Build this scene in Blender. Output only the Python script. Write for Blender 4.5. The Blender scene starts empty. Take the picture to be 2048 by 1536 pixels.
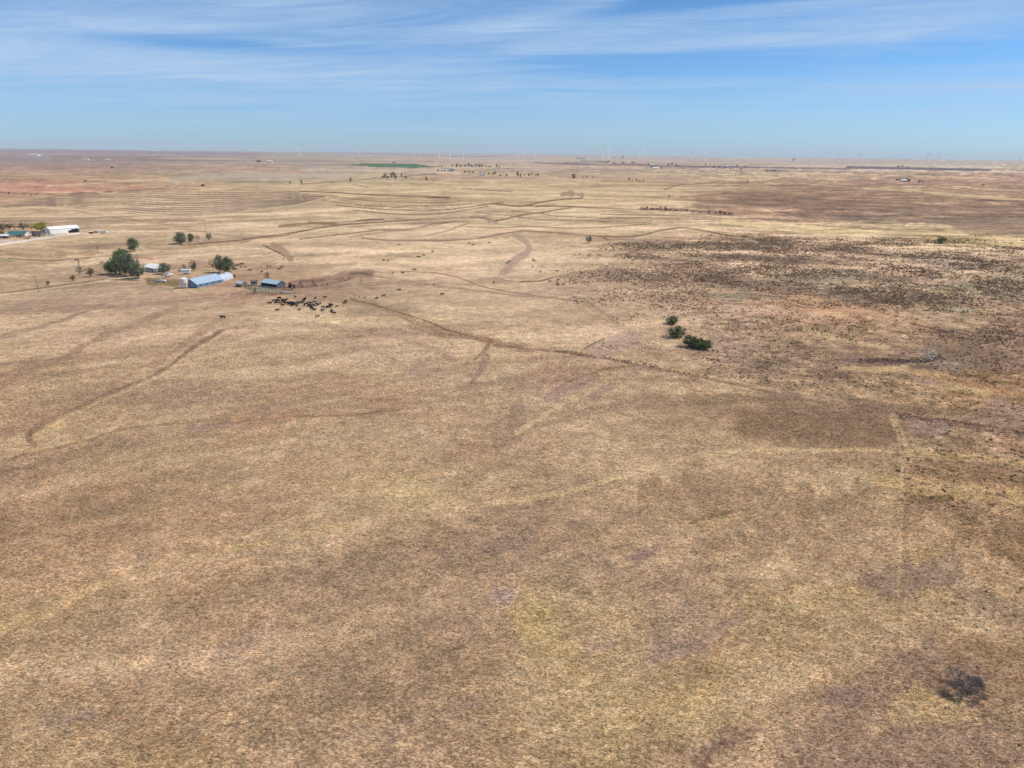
import bpy, bmesh, math, random
import numpy as np
from mathutils import Vector, Matrix

# ------------------------------------------------------------------ camera
R_ = math.radians
sc = bpy.context.scene
FPX = 1420.0                      # focal length in pixels of a 2048 wide picture
CAMZ = 75.0
PITCH, ROLL = R_(18.10), R_(0.67)
Fv = np.array([0, math.cos(PITCH), -math.sin(PITCH)])
r0 = np.array([1.0, 0, 0]); u0 = np.array([0, math.sin(PITCH), math.cos(PITCH)])
Rv = r0 * math.cos(ROLL) + u0 * math.sin(ROLL)
Uv = -r0 * math.sin(ROLL) + u0 * math.cos(ROLL)
cam = bpy.data.cameras.new('camera'); camo = bpy.data.objects.new('camera', cam)
sc.collection.objects.link(camo); sc.camera = camo
camo.matrix_world = Matrix(((Rv[0], Uv[0], -Fv[0], 0), (Rv[1], Uv[1], -Fv[1], 0), (Rv[2], Uv[2], -Fv[2], CAMZ), (0, 0, 0, 1)))
cam.sensor_width = 36; cam.lens = 36 * FPX / 2048
cam.clip_start = 1; cam.clip_end = 90000

# ------------------------------------------------------------------ light
SUN_EL, SUN_AZ = R_(50), R_(82)          # azimuth clockwise from +Y
sd = Vector((math.sin(SUN_AZ) * math.cos(SUN_EL), math.cos(SUN_AZ) * math.cos(SUN_EL), math.sin(SUN_EL)))
sl = bpy.data.lights.new('sun', 'SUN'); sl.energy = 4.7; sl.angle = R_(0.5); sl.color = (1, 0.94, 0.84)
so = bpy.data.objects.new('sun', sl); sc.collection.objects.link(so)
so.rotation_euler = sd.to_track_quat('Z', 'Y').to_euler()
so.location = (0, 0, 300)
w = bpy.data.worlds.new('World'); sc.world = w; w.use_nodes = True
sc.view_settings.view_transform = 'Standard'; sc.view_settings.look = 'None'
sc.view_settings.gamma = 1; sc.view_settings.exposure = 0.0

class NT:
    def __init__(s, nt): s.nt = nt; s.n = nt.nodes; s.l = nt.links
    def add(s, t, **kw):
        n = s.n.new(t)
        for k, v in kw.items(): setattr(n, k, v)
        return n
    def link(s, a, b): s.l.new(a, b)
    def setin(s, n, i, v):
        if isinstance(v, bpy.types.NodeSocket): s.l.new(v, n.inputs[i])
        elif v is not None: n.inputs[i].default_value = v
    def math(s, op, a, b=None, c=None, clamp=False):
        n = s.n.new('ShaderNodeMath'); n.operation = op; n.use_clamp = clamp
        for i, v in enumerate((a, b, c)): s.setin(n, i, v)
        return n.outputs[0]
    def vmath(s, op, a, b=None):
        n = s.n.new('ShaderNodeVectorMath'); n.operation = op
        for i, v in enumerate((a, b)): s.setin(n, i, v)
        return n.outputs[0]
    def noise(s, vec, scale, detail=4, rough=0.5, dist=0.0):
        n = s.n.new('ShaderNodeTexNoise'); n.inputs['Scale'].default_value = scale
        n.inputs['Detail'].default_value = detail; n.inputs['Roughness'].default_value = rough
        n.inputs['Distortion'].default_value = dist
        s.l.new(vec, n.inputs['Vector']); return n.outputs[0]
    def map(s, v, a, b, c, d, clamp=True):
        n = s.n.new('ShaderNodeMapRange'); n.clamp = clamp
        s.setin(n, 0, v)
        for i, x in enumerate((a, b, c, d)): s.setin(n, i + 1, x)
        return n.outputs[0]
    def mix(s, f, a, b, mode='MIX'):
        n = s.n.new('ShaderNodeMix'); n.data_type = 'RGBA'; n.blend_type = mode
        s.setin(n, 0, f); s.setin(n, 6, a); s.setin(n, 7, b); return n.outputs[2]

# ---- the sky: nishita blue with thin cirrus laid out on a high flat layer
q = NT(w.node_tree); q.n.clear()
wo = q.add('ShaderNodeOutputWorld'); bg = q.add('ShaderNodeBackground')
sky = q.add('ShaderNodeTexSky', sky_type='NISHITA', sun_disc=False)
sky.sun_elevation = SUN_EL; sky.sun_rotation = SUN_AZ; sky.altitude = 700; sky.air_density = 1.0; sky.dust_density = 0.6; sky.ozone_density = 2.0
SKY_S = 0.105
tc = q.add('ShaderNodeTexCoord'); sx = q.add('ShaderNodeSeparateXYZ'); q.link(tc.outputs['Generated'], sx.inputs[0])
X, Y, Z = sx.outputs
zz = q.math('MAXIMUM', Z, 0.0)
az = q.math('ARCTAN2', X, Y)                      # radians, 0 straight ahead
el = q.math('ARCSINE', Z)
inv = q.math('DIVIDE', 1.0, q.math('ADD', zz, 0.035))
def comb(a, b, c=0.0):
    n = q.add('ShaderNodeCombineXYZ'); q.setin(n, 0, a); q.setin(n, 1, b); q.setin(n, 2, c); return n.outputs[0]
# plane coordinates of the cloud layer
cx = q.math('MULTIPLY', X, inv); cy = q.math('MULTIPLY', Y, inv)
rot = q.math('ADD', q.math('MULTIPLY', cx, 0.30), cy)            # streaks run a little up to the right
P1 = comb(q.math('MULTIPLY', cx, 0.42), q.math('MULTIPLY', rot, 1.0))
big = q.noise(P1, 0.45, 3, 0.5, 0.3)
n1 = q.noise(comb(q.math('MULTIPLY', cx, 0.42), q.math('MULTIPLY', rot, 1.2)), 1.1, 7, 0.60, 1.2)
P2 = comb(q.math('MULTIPLY', q.math('SUBTRACT', cx, q.math('MULTIPLY', cy, 0.25)), 0.9), q.math('MULTIPLY', rot, 2.6))
n2 = q.noise(P2, 2.2, 12, 0.72, 1.6)
cl = q.math('ADD', q.math('MULTIPLY', q.map(big, 0.34, 0.62, 0, 1), 0.50), q.math('MULTIPLY', q.map(n1, 0.43, 0.64, 0, 1), 0.42))
cl = q.math('ADD', cl, q.math('MULTIPLY', q.map(n2, 0.42, 0.70, 0, 1), 0.22))
def streak(a0, e0, slope, wa, we, amp):
    """a long wisp around azimuth a0, elevation e0 (degrees)"""
    da = q.math('SUBTRACT', az, R_(a0))
    de = q.math('SUBTRACT', q.math('SUBTRACT', el, R_(e0)), q.math('MULTIPLY', da, slope))
    wob = q.math('MULTIPLY', q.math('SUBTRACT', n1, 0.5), R_(1.6))
    de = q.math('ADD', de, wob)
    g = q.math('ADD', q.math('POWER', q.math('ABSOLUTE', q.math('DIVIDE', da, R_(wa))), 2), q.math('POWER', q.math('ABSOLUTE', q.math('DIVIDE', de, R_(we))), 2))
    return q.math('MULTIPLY', q.math('EXPONENT', q.math('MULTIPLY', g, -1.0)), amp * 1.3)
for args in [(9.5, 11.0, 0.22, 6, 0.5, 0.35), (0, 9.0, 0.12, 5, 0.55, 0.3), (20, 9.7, 0.03, 10, 0.45, 0.3), (30, 8.2, 0.0, 8, 0.6, 0.35),
             (-33, 10.2, 0.06, 5, 0.35, 0.4), (33, 4.3, 0.0, 9, 0.4, 0.35), (-28, 6.0, 0.0, 14, 2.0, 0.35), (-10, 5.5, 0.0, 12, 1.2, 0.2),
             (18, 10.7, 0.06, 12, 0.8, -0.8), (-21, 6.6, 0.0, 8, 0.45, -0.55), (10, 6.0, 0.0, 13, 0.8, -0.55), (22, 12.2, 0.0, 14, 0.9, -0.45), (-5, 12.5, 0.0, 10, 0.6, -0.3), (34, 6.3, 0, 10, .8, -.45)]:
    cl = q.math('ADD', cl, streak(*args))
cl = q.math('MULTIPLY', q.math('MAXIMUM', cl, 0.0), q.map(el, R_(0.5), R_(5.0), 0.30, 0.84), clamp=True)
skc = q.mix(1.0, sky.outputs[0], (0.43, 0.735, 1.03, 1), 'MULTIPLY')
grad = q.map(el, R_(0), R_(13), 1.0, 0.0)
skc = q.mix(grad, skc, q.mix(1.0, skc, (1.40, 1.22, 1.34, 1), 'MULTIPLY'))
skc = q.mix(cl, skc, (4.2, 5.8, 8.0, 1))
q.link(skc, bg.inputs[0]); bg.inputs[1].default_value = SKY_S
q.link(bg.outputs[0], wo.inputs[0])

# ------------------------------------------------------------------ numpy helpers
rng = np.random.default_rng(7)
random.seed(7)
def hsh(ix, iy, seed):
    h = (ix.astype(np.int64) * 374761393 + iy.astype(np.int64) * 668265263 + seed * 1274126177) & 0xFFFFFFFF
    h = ((h ^ (h >> 13)) * 1103515245) & 0xFFFFFFFF
    h = ((h ^ (h >> 16)) * 2246822519) & 0xFFFFFFFF
    return ((h ^ (h >> 15)) & 0xFFFFFF) / float(0xFFFFFF)
def vnoise(x, y, seed=0):
    ix = np.floor(x); iy = np.floor(y); fx = x - ix; fy = y - iy
    fx = fx * fx * fx * (fx * (fx * 6 - 15) + 10); fy = fy * fy * fy * (fy * (fy * 6 - 15) + 10)
    a = hsh(ix, iy, seed); b = hsh(ix + 1, iy, seed); c = hsh(ix, iy + 1, seed); d = hsh(ix + 1, iy + 1, seed)
    return (a + (b - a) * fx) * (1 - fy) + (c + (d - c) * fx) * fy
def fbm(x, y, seed=0, o=4, g=0.5):
    s = 0; a = 1; t = 0
    for k in range(o):
        s = s + a * vnoise(x * 2 ** k + 17.3 * k, y * 2 ** k - 9.1 * k, seed + k); t += a; a *= g
    return s / t * 2 - 1            # about -1..1
def sstep(a, b, x):
    t = np.clip((x - a) / (b - a), 0, 1); return t * t * (3 - 2 * t)

def height(x, y):
    x = np.asarray(x, float); y = np.asarray(y, float)
    r = np.hypot(x, y)
    near = 2.2 * fbm(x / 140, y / 140, 3, 3, .4) * sstep(40, 160, r)
    mid = 11.0 * fbm(x / 620 + 3.1, y / 620, 11, 3, .35) * sstep(450, 1300, r)
    far = 16 * fbm(x / 2600, y / 2600 + .7, 23, 3, .4) * sstep(1800, 5000, r)
    return near + mid + far
def proj(x, y, z):
    vx, vy, vz = x, y, z - CAMZ
    xc = vx * Rv[0] + vy * Rv[1] + vz * Rv[2]; yc = vx * Uv[0] + vy * Uv[1] + vz * Uv[2]; zc = vx * Fv[0] + vy * Fv[1] + vz * Fv[2]
    return 1024 + FPX * xc / zc, 768 - FPX * yc / zc, zc
TS = np.geomspace(60, 40000, 1500)
def at(px, py):
    """ground point seen at photo pixel (px,py) of 2048x1536"""
    d = Fv + Rv * (px - 1024) / FPX - Uv * (py - 768) / FPX
    P = TS[:, None] * d[None, :]; P[:, 2] += CAMZ
    g = P[:, 2] - height(P[:, 0], P[:, 1])
    i = int(np.argmax(g < 0)) if (g < 0).any() else len(TS) - 1
    if i == 0: i = 1
    a = g[i - 1] / max(1e-6, g[i - 1] - g[i]); t = TS[i - 1] + (TS[i] - TS[i - 1]) * a
    p = d * t; x, y = p[0], p[1]
    return Vector((x, y, float(height(x, y))))
def mpp(p):
    """metres per photo pixel at a point"""
    return float(proj(p[0], p[1], p[2])[2]) / FPX
def onland(x, y, dz=0): return Vector((x, y, float(height(x, y)) + dz))

def srgb(c):
    c = np.asarray(c, float) / 255; return np.where(c < 0.04045, c / 12.92, ((c + 0.055) / 1.055) ** 2.4)

# ------------------------------------------------------------------ object helpers
COL = sc.collection
def mesh_np(name, V, F, nv=4):
    me = bpy.data.meshes.new(name)
    V = np.asarray(V, np.float32); F = np.asarray(F, np.int32)
    me.vertices.add(len(V)); me.vertices.foreach_set('co', V.ravel())
    me.loops.add(F.size); me.loops.foreach_set('vertex_index', F.ravel())
    me.polygons.add(len(F)); me.polygons.foreach_set('loop_start', np.arange(0, F.size, nv, dtype=np.int32))
    me.update(calc_edges=True); return me
def setp(o, label=None, cat=None, group=None, kind=None):
    if label: o['label'] = label
    if cat: o['category'] = cat
    if group: o['group'] = group
    if kind: o['kind'] = kind
    return o
def link(name, me, mat=None, parent=None):
    o = bpy.data.objects.new(name, me); COL.objects.link(o)
    if mat is not None: me.materials.clear(); me.materials.append(mat)
    if parent: o.parent = parent
    return o
def thing(name, loc, rz, label, cat, group=None, s=1.0):
    o = bpy.data.objects.new(name, None); COL.objects.link(o); o.empty_display_size = .3
    o.location = loc; o.rotation_euler = (0, 0, rz); o.scale = (s, s, s)
    return setp(o, label, cat, group)
def dup(root, loc, rz, label, group=None, s=None):
    c = root.copy(); COL.objects.link(c); c.location = loc; c.rotation_euler = (0, 0, rz)
    if s is not None: c.scale = s if hasattr(s, '__len__') else (s, s, s)
    c['label'] = label
    if group: c['group'] = group
    elif 'group' in c: del c['group']
    for ch in list(root.children):
        k = ch.copy(); COL.objects.link(k); k.parent = c
        for g in list(ch.children):
            d = g.copy(); COL.objects.link(d); d.parent = k
    return c

class MB:
    def __init__(s): s.bm = bmesh.new()
    def box(s, c, d, rz=0, rx=0, ry=0):
        M = Matrix.Translation(c) @ Matrix.Rotation(rz, 4, 'Z') @ Matrix.Rotation(ry, 4, 'Y') @ Matrix.Rotation(rx, 4, 'X') @ Matrix.Diagonal((d[0], d[1], d[2], 1))
        bmesh.ops.create_cube(s.bm, size=1, matrix=M); return s
    def rod(s, a, b, r1, r2=None, n=8):
        a = Vector(a); b = Vector(b); d = b - a
        M = Matrix.Translation((a + b) / 2) @ d.to_track_quat('Z', 'Y').to_matrix().to_4x4()
        bmesh.ops.create_cone(s.bm, cap_ends=True, segments=n, radius1=r1, radius2=r1 if r2 is None else r2, depth=d.length, matrix=M); return s
    def poly(s, vs, fs):
        v = [s.bm.verts.new(x) for x in vs]
        for f in fs: s.bm.faces.new([v[i] for i in f])
        return s
    def ball(s, c, r, sub=2):
        M = Matrix.Translation(c) @ Matrix.Diagonal((r[0], r[1], r[2], 1)); bmesh.ops.create_icosphere(s.bm, subdivisions=sub, radius=1, matrix=M); return s
    def bevel(s, w):
        bmesh.ops.bevel(s.bm, geom=s.bm.edges[:], offset=w, segments=2, affect='EDGES'); return s
    def build(s, name, mat, parent=None, smooth=False):
        bmesh.ops.recalc_face_normals(s.bm, faces=s.bm.faces)
        me = bpy.data.meshes.new(name); s.bm.to_mesh(me); s.bm.free()
        if smooth:
            for p in me.polygons: p.use_smooth = True
        return link(name, me, mat, parent)

def mat(name, col, rough=0.7, metal=0.0, var=0.12, scale=3.0, bump=0.0, lin=False):
    m = bpy.data.materials.new(name); m.use_nodes = True; t = NT(m.node_tree)
    b = t.n['Principled BSDF']; c = tuple(col) if lin else tuple(srgb(col))
    tcn = t.add('ShaderNodeTexCoord')
    nz = t.noise(tcn.outputs['Object'], scale, 5, 0.6)
    f = t.map(nz, 0.3, 0.7, 1 - var, 1 + var)
    mc = t.vmath('SCALE', (c[0], c[1], c[2])); t.link(f, mc.node.inputs['Scale'])
    t.link(mc, b.inputs['Base Color'])
    b.inputs['Roughness'].default_value = rough; b.inputs['Metallic'].default_value = metal
    b.inputs['Specular IOR Level'].default_value = 0.3
    if bump:
        bn = t.add('ShaderNodeBump'); bn.inputs['Strength'].default_value = 0.6; bn.inputs['Distance'].default_value = bump
        t.link(nz, bn.inputs['Height']); t.link(bn.outputs[0], b.inputs['Normal'])
    return m
#PART2
# ------------------------------------------------------------------ the land: survey of ground colours
ROWS = """
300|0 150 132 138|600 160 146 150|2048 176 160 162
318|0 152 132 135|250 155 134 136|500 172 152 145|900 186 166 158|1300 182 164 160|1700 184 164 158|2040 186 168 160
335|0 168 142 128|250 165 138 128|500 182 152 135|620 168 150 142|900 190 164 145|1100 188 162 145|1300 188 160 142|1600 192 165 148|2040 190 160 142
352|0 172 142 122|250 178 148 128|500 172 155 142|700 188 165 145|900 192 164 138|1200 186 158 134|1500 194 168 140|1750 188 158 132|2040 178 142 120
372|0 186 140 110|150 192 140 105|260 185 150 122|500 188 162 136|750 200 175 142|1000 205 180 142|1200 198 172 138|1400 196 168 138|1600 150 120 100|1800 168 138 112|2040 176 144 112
395|0 188 150 122|200 192 164 132|450 186 158 132|700 202 176 138|900 190 165 138|1100 206 180 138|1300 200 172 135|1350 186 156 124|1430 158 126 102|1650 134 104 86|1850 152 122 98|2040 146 116 96
425|0 200 172 132|200 196 168 134|400 198 170 138|650 205 180 140|900 192 168 138|1150 208 184 142|1350 210 184 142|1450 172 140 112|1500 146 114 92|1700 138 110 94|1900 134 110 92|2040 128 104 88
455|0 185 155 125|200 186 160 130|400 195 166 135|600 200 174 140|850 195 170 138|1100 202 176 138|1300 206 180 140|1500 200 172 130|1700 208 182 132|1900 185 160 118|2040 180 152 115
485|0 192 165 128|200 196 168 132|400 196 168 136|600 200 172 138|800 205 176 142|1000 206 178 142|1200 198 170 135|1350 186 158 128|1500 160 132 108|1700 158 130 108|1850 200 172 125|2040 190 160 122
520|0 200 172 135|200 202 174 138|400 190 160 132|600 198 170 138|700 212 184 145|900 202 174 140|1100 200 172 140|1280 178 150 124|1400 180 150 122|1550 150 125 105|1700 158 130 108|1850 140 122 108|2040 152 128 108
550|0 198 170 135|200 196 166 134|450 188 158 128|650 185 155 125|850 192 164 134|1050 200 172 140|1200 178 150 122|1350 160 132 110|1500 150 126 106|1650 168 150 122|1800 165 136 112|1950 150 130 108
580|0 190 162 130|200 186 158 130|400 182 152 124|600 176 146 120|800 190 162 132|1000 194 165 136|1150 186 158 132|1300 172 144 120|1450 160 134 110|1600 158 130 106|1750 146 124 106|1900 160 138 110|2040 150 130 108
620|0 196 166 134|200 192 162 132|420 184 154 126|600 195 168 132|800 180 156 122|1000 198 168 136|1200 198 168 134|1330 182 152 126|1450 182 152 128|1550 172 140 110|1700 178 135 98|1800 148 122 100|1900 172 145 115|2040 165 135 108
660|0 190 160 128|200 188 158 128|400 184 154 124|600 188 160 130|800 186 156 130|1000 196 166 134|1200 196 166 134|1350 196 166 132|1500 165 136 112|1650 168 140 108|1800 176 142 105|1950 150 122 98|2040 150 122 100
710|0 186 156 124|200 184 154 124|400 186 157 128|600 186 158 130|800 182 154 128|1000 188 160 130|1150 184 156 130|1300 190 160 130|1450 172 144 122|1600 168 140 112|1750 160 130 105|1900 140 118 102|2040 158 126 98
770|0 182 152 120|200 180 152 122|400 182 154 126|650 182 155 126|900 186 158 128|1100 178 150 126|1300 178 150 122|1450 170 142 116|1550 160 134 110|1700 176 148 118|1850 182 152 112|2000 190 150 95
840|0 182 150 120|150 172 145 115|400 182 154 124|700 184 156 126|1000 180 152 124|1200 184 156 126|1450 162 134 108|1650 152 126 102|1770 150 122 98|1830 180 152 122|2000 158 130 108
900|0 182 152 122|200 174 147 116|450 176 148 118|700 182 154 122|1000 172 145 118|1200 184 156 126|1500 165 138 110|1700 152 126 100|1800 178 150 118|1950 170 140 108|2040 160 130 102
970|0 172 144 114|250 168 140 110|500 172 145 115|800 182 156 116|1000 172 145 115|1250 182 154 122|1500 166 138 110|1700 172 146 112|1850 150 122 92|2040 150 120 92
1050|0 162 132 106|200 166 138 108|500 174 146 115|800 176 148 116|1000 168 140 114|1250 174 146 114|1450 162 135 105|1650 168 140 108|1850 172 142 105|2040 155 126 95
1140|0 168 140 108|300 182 152 112|600 172 144 115|900 168 140 114|1100 166 140 112|1300 165 138 112|1550 172 145 112|1750 168 140 112|1900 160 132 108|2040 170 140 102
1240|0 176 148 108|200 170 142 112|500 168 140 112|800 168 140 112|1000 170 142 114|1100 178 152 108|1350 156 130 110|1500 168 142 105|1750 172 144 108|1950 170 142 105
1340|0 166 138 108|300 166 138 110|600 165 138 112|900 166 138 110|1200 170 144 105|1400 166 140 102|1600 170 142 105|1800 155 128 104|1900 145 116 94|2040 152 124 95
1430|0 164 136 106|300 168 138 108|600 164 136 108|900 164 136 108|1150 168 142 104|1400 170 144 102|1600 158 130 106|1750 150 122 102|1870 172 145 105|2000 148 120 96
1540|0 162 134 102|300 170 142 105|600 166 138 110|900 162 134 108|1200 168 142 102|1380 150 122 98|1550 158 130 104|1700 146 120 100|1900 145 118 98|2040 142 118 95
"""
def survey(px, py):
    rows = []
    for ln in ROWS.strip().splitlines():
        a = ln.split('|'); pts = np.array([[float(v) for v in s.split()] for s in a[1:]]); rows.append((float(a[0]), pts))
    ys = np.array([r[0] for r in rows]); out = np.zeros((len(px), 3))
    k = np.clip(np.searchsorted(ys, py) - 1, 0, len(ys) - 2)
    f = np.clip((py - ys[k]) / (ys[k + 1] - ys[k]), 0, 1); f = f * f * (3 - 2 * f)
    for i in range(len(ys)):
        p = rows[i][1]
        m = (k == i); m2 = (k == i - 1)
        for mm, wt in ((m, 1 - f), (m2, f)):
            if mm.any():
                for c in range(3): out[mm, c] += np.interp(px[mm], p[:, 0], p[:, c + 1]) * wt[mm]
    return out

# lines on the land: (points in photo pixels, thickness px, colour, strength)
BR = (116, 90, 70); DK = (98, 76, 60); MV = (150, 124, 112); PALE = (222, 198, 158); RD = (168, 126, 100); LT = (206, 184, 158)
def z(ox, oy, s, *p): return [(ox + p[i] / s, oy + p[i + 1] / s) for i in range(0, len(p), 2)]
A = lambda *p: z(0, 340, 2.926, *p)
B = lambda *p: z(600, 340, 2.926, *p)
C3 = lambda *p: z(1200, 340, 2.415, *p)
D = lambda *p: z(0, 600, 2.56, *p)
E = lambda *p: z(700, 600, 2.56, *p)
G = lambda *p: z(1300, 600, 2.738, *p)
LINES = []
def L(p, wd, c=BR, s=.6, rough=0.35):
    LINES.append((p, wd, c, s, rough))
    if c in (BR, DK) and wd <= 3.2 and len(p) > 2 and p[0][1] > 372:      # sunlit bank beside each cut, painted in as a pale line
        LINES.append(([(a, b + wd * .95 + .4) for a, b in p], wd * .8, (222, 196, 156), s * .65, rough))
# terrace fan of the far slope; berm weeds, shade and lit edges painted in
top = A(560, 130, 800, 112, 1100, 116, 1400, 120, 1650, 124, 1920, 152)
bot = A(300, 212, 600, 236, 900, 268, 1200, 262, 1500, 226, 1760, 196)
for k in range(13):
    t = k / 12
    p = [(a[0] * (1 - t) + b[0] * t, a[1] * (1 - t) + b[1] * t) for a, b in zip(top, bot)]
    p = [(p[0][0] - 60 - 40 * t, p[0][1] + 1.5)] + p
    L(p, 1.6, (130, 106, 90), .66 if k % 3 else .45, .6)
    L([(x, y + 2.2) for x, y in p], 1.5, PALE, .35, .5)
for p in (A(640, 275, 900, 300, 1200, 296), A(420, 235, 700, 285, 1000, 320), A(860, 345, 1100, 350, 1400, 395, 1500, 410), A(900, 370, 1050, 366),
          A(0, 330, 300, 325), A(850, 290, 1300, 300)): L(p, 1.5, BR, .4, .6)
L(B(0, 125, 200, 132, 450, 148, 700, 157, 880, 160), 2.2, BR, .7)
L(B(740, 160, 870, 162), 4, DK, .5)
L(B(0, 160, 150, 152), 1.6); L(B(250, 165, 400, 180, 600, 190, 800, 192, 960, 182), 1.6)
L(B(130, 180, 300, 200, 500, 215, 700, 212, 900, 205, 1010, 195), 1.7)
L(B(210, 205, 400, 225, 600, 236, 850, 232, 1000, 215, 1130, 196, 1190, 190), 2.0, BR, .65)
L(B(310, 235, 500, 255, 700, 263, 830, 255, 960, 237, 1100, 212), 1.8, BR, .65)
L(B(-600, 430, -300, 405, -100, 385, 0, 362, 200, 326, 400, 310, 700, 292), 2.6, BR, .7)
L(B(-700, 440, -400, 415, -100, 375, 50, 352), 2.0, DK, .55)
L(B(-120, 330, 0, 318, 100, 312, 210, 318), 5, (135, 112, 80), .6)
L(B(330, 298, 420, 292, 490, 290), 3.0, DK, .6)
L(B(0, 405, 200, 382, 500, 350, 650, 345, 800, 312, 960, 302, 985, 312, 920, 332), 2.0, BR, .6)
L(B(400, 350, 620, 356, 760, 330, 900, 300), 1.6, BR, .4)
L(B(360, 398, 420, 406, 600, 413, 800, 413, 1000, 405, 1100, 390, 1200, 370, 1330, 357, 1500, 370, 1700, 384, 1850, 391, 1960, 387, 2060, 372), 3.1, (138, 112, 90), .6, .4)
L(B(290, 395, 350, 385, 400, 376, 600, 352), 3, MV, .5)
L(B(740, 385, 900, 345, 920, 330, 1150, 337, 1350, 330, 1600, 340, 1900, 328, 2060, 312), 1.7, BR, .5)
L(B(1000, 275, 1100, 285, 1150, 297, 1300, 265, 1500, 235, 1620, 215), 2.8, BR, .6)
L(B(1090, 290, 1150, 310), 5, MV, .5)
L(B(1120, 195, 1300, 212, 1400, 190, 1540, 172, 1650, 165), 2.6, BR, .7)
L(B(1030, 250, 1200, 265, 1400, 290, 1700, 300, 2060, 300), 1.8, BR, .45)
L(B(1240, 242, 1400, 252, 1500, 270, 1800, 280, 2060, 275), 1.8, BR, .5)
L(B(1300, 210, 1600, 216, 1900, 228, 2400, 245), 2.0, BR, .6)
L(B(1380, 215, 1500, 205), 3, DK, .4)
L(B(950, 108, 1100, 118, 1240, 126), 1.8, BR, .6)
L(B(310, 80, 400, 103), 1.5, BR, .4); L(B(0, 85, 150, 72, 350, 58, 480, 46, 800, 22), 1.8, BR, .5)
for yy in (5, 13, 21): L(C3(0, 212 + yy * 2.4 - 10, 250, 205 + yy * 2.4, 560, 222 + yy * 1.2), 1.5, BR, .5, .4)
L(C3(0, 320, 160, 322, 220, 310, 300, 290, 420, 280, 600, 312, 700, 320), 3.0, (130, 104, 84), .6, .35)
L(C3(170, 328, 235, 316, 310, 296, 420, 290), 1.8, PALE, .7, .2)
L(C3(550, 305, 640, 318, 690, 322), 3, BR, .6)
L(C3(360, 345, 480, 350), 3, (128, 112, 84), .5, .8); L(C3(370, 400, 480, 405), 2.4, (128, 112, 84), .4, .8)
L(C3(200, 186, 300, 190, 420, 195, 640, 210), 6, (128, 96, 84), .6, .5)
L(C3(390, 130, 550, 120, 640, 115, 760, 122), 5, (140, 112, 90), .6, .7)
L(C3(420, 142, 700, 160, 1100, 170), 8, (144, 116, 92), .5, 1.4)
L(C3(310, 95, 400, 70, 560, 62), 2.5, BR, .4, .8); L(C3(0, 55, 300, 60, 700, 58, 1000, 50), 1.5, BR, .35, .7)
L(C3(600, 250, 1000, 290, 1500, 305, 2060, 350), 12, (212, 186, 132), .55, .9)
L(C3(1500, 300, 1700, 345, 2060, 360), 8, (208, 180, 128), .6, .9)
L(C3(620, 300, 760, 352), 4, (206, 180, 142), .6, .4)
L(C3(1300, 560, 1450, 600, 1500, 640), 5, (190, 165, 125), .4, .9)
L(C3(1450, 560, 1600, 585, 1700, 610), 6, (200, 168, 125), .5, .9)
g2 = np.random.default_rng(21)
for k in range(7):                                   # terraces of the pale field on the right of the tracks
    yy = 62 + k * 1.0
    L(z(1240, 400, 4.452, -60 - k * 12, 92 + k * 20, 120, 104 + k * 17, 320, 112 + k * 13 + (k % 2) * 3, 620, 120 + k * 12, 860 - k * 40, 138 + k * 12), 1.3, BR, .45, .35)
for k in range(6):                                   # and of the slope left of them
    L(B(120 + k * 40, 140 + k * 13, 330 + k * 30, 168 + k * 12, 620, 178 + k * 11, 900 - k * 10, 176 + k * 8), 1.2, BR, .42, .4)
for k in range(6):
    L(A(120 + k * 60, 290 + k * 14, 480 + k * 60, 300 + k * 13, 900 + k * 70, 296 + k * 12), 1.2, BR, .30, .6)
L([(1400, 408), (1560, 410), (1750, 416), (2060, 432)], 22, (142, 116, 92), .35, 1.4); L([(1480, 392), (1650, 398), (1900, 414), (2060, 418)], 7, (132, 106, 84), .45, 1.4)
L([(1560, 428), (1800, 440), (2060, 448)], 12, (134, 112, 94), .35, 1.4); L([(1650, 378), (1800, 384), (1960, 392)], 6, (150, 122, 102), .5, 1.2)
L([(1124, 389), (1140, 387), (1163, 391)], 6, (136, 112, 90), .5, 1.6); L([(620, 446), (665, 447)], 7, (132, 112, 80), .6, .9)
g3 = np.random.default_rng(33)
for k in range(46):                                  # strip fields and fence rows out to the skyline
    yy = 309 + 34 * g3.random() ** 1.3; x0 = g3.uniform(-50, 1950); ln_ = g3.uniform(60, 380); yy += (x0 - 1024) * .0117 + 5
    cc = [(206, 186, 160), (148, 122, 112), (196, 166, 140), (150, 146, 124), (124, 102, 98), (216, 200, 178)][k % 6]
    L([(x0, yy), (x0 + ln_ * .5, yy + ln_ * .006), (x0 + ln_, yy + ln_ * .0117)], g3.uniform(.7, 2.6), cc, g3.uniform(.3, .55), .2)
# gullies in the middle
L(B(1260, 390, 1320, 435, 1330, 470, 1260, 520, 1215, 570, 1190, 610), 14, (168, 142, 124), .6, .5)
L(B(1250, 385, 1290, 392, 1600, 385, 1680, 392), 5, (172, 146, 118), .5, .7)
L(B(1235, 392, 1310, 445, 1300, 470, 1225, 510), 3, PALE, .6, .4)
L(B(1445, 455, 1460, 490, 1400, 530), 3, PALE, .4, .5)
L(B(1180, 620, 1230, 640, 1380, 645, 1500, 610, 1700, 575, 1800, 550), 3.0, (214, 188, 150), .6, .4)
L(B(1290, 655, 1400, 650, 1480, 632), 3, BR, .5, .6)
L(B(690, 515, 760, 495, 1000, 455, 1200, 415), 2, PALE, .4, .4)
L(A(1540, 440, 1600, 470, 1660, 500, 1660, 525), 3.0, DK, .7, .3)
L(A(1600, 440, 1660, 475, 1700, 520), 12, (160, 132, 110), .65, .3)
L(A(1620, 520, 1560, 545, 1450, 550), 4, (176, 146, 120), .4, .4)
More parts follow.
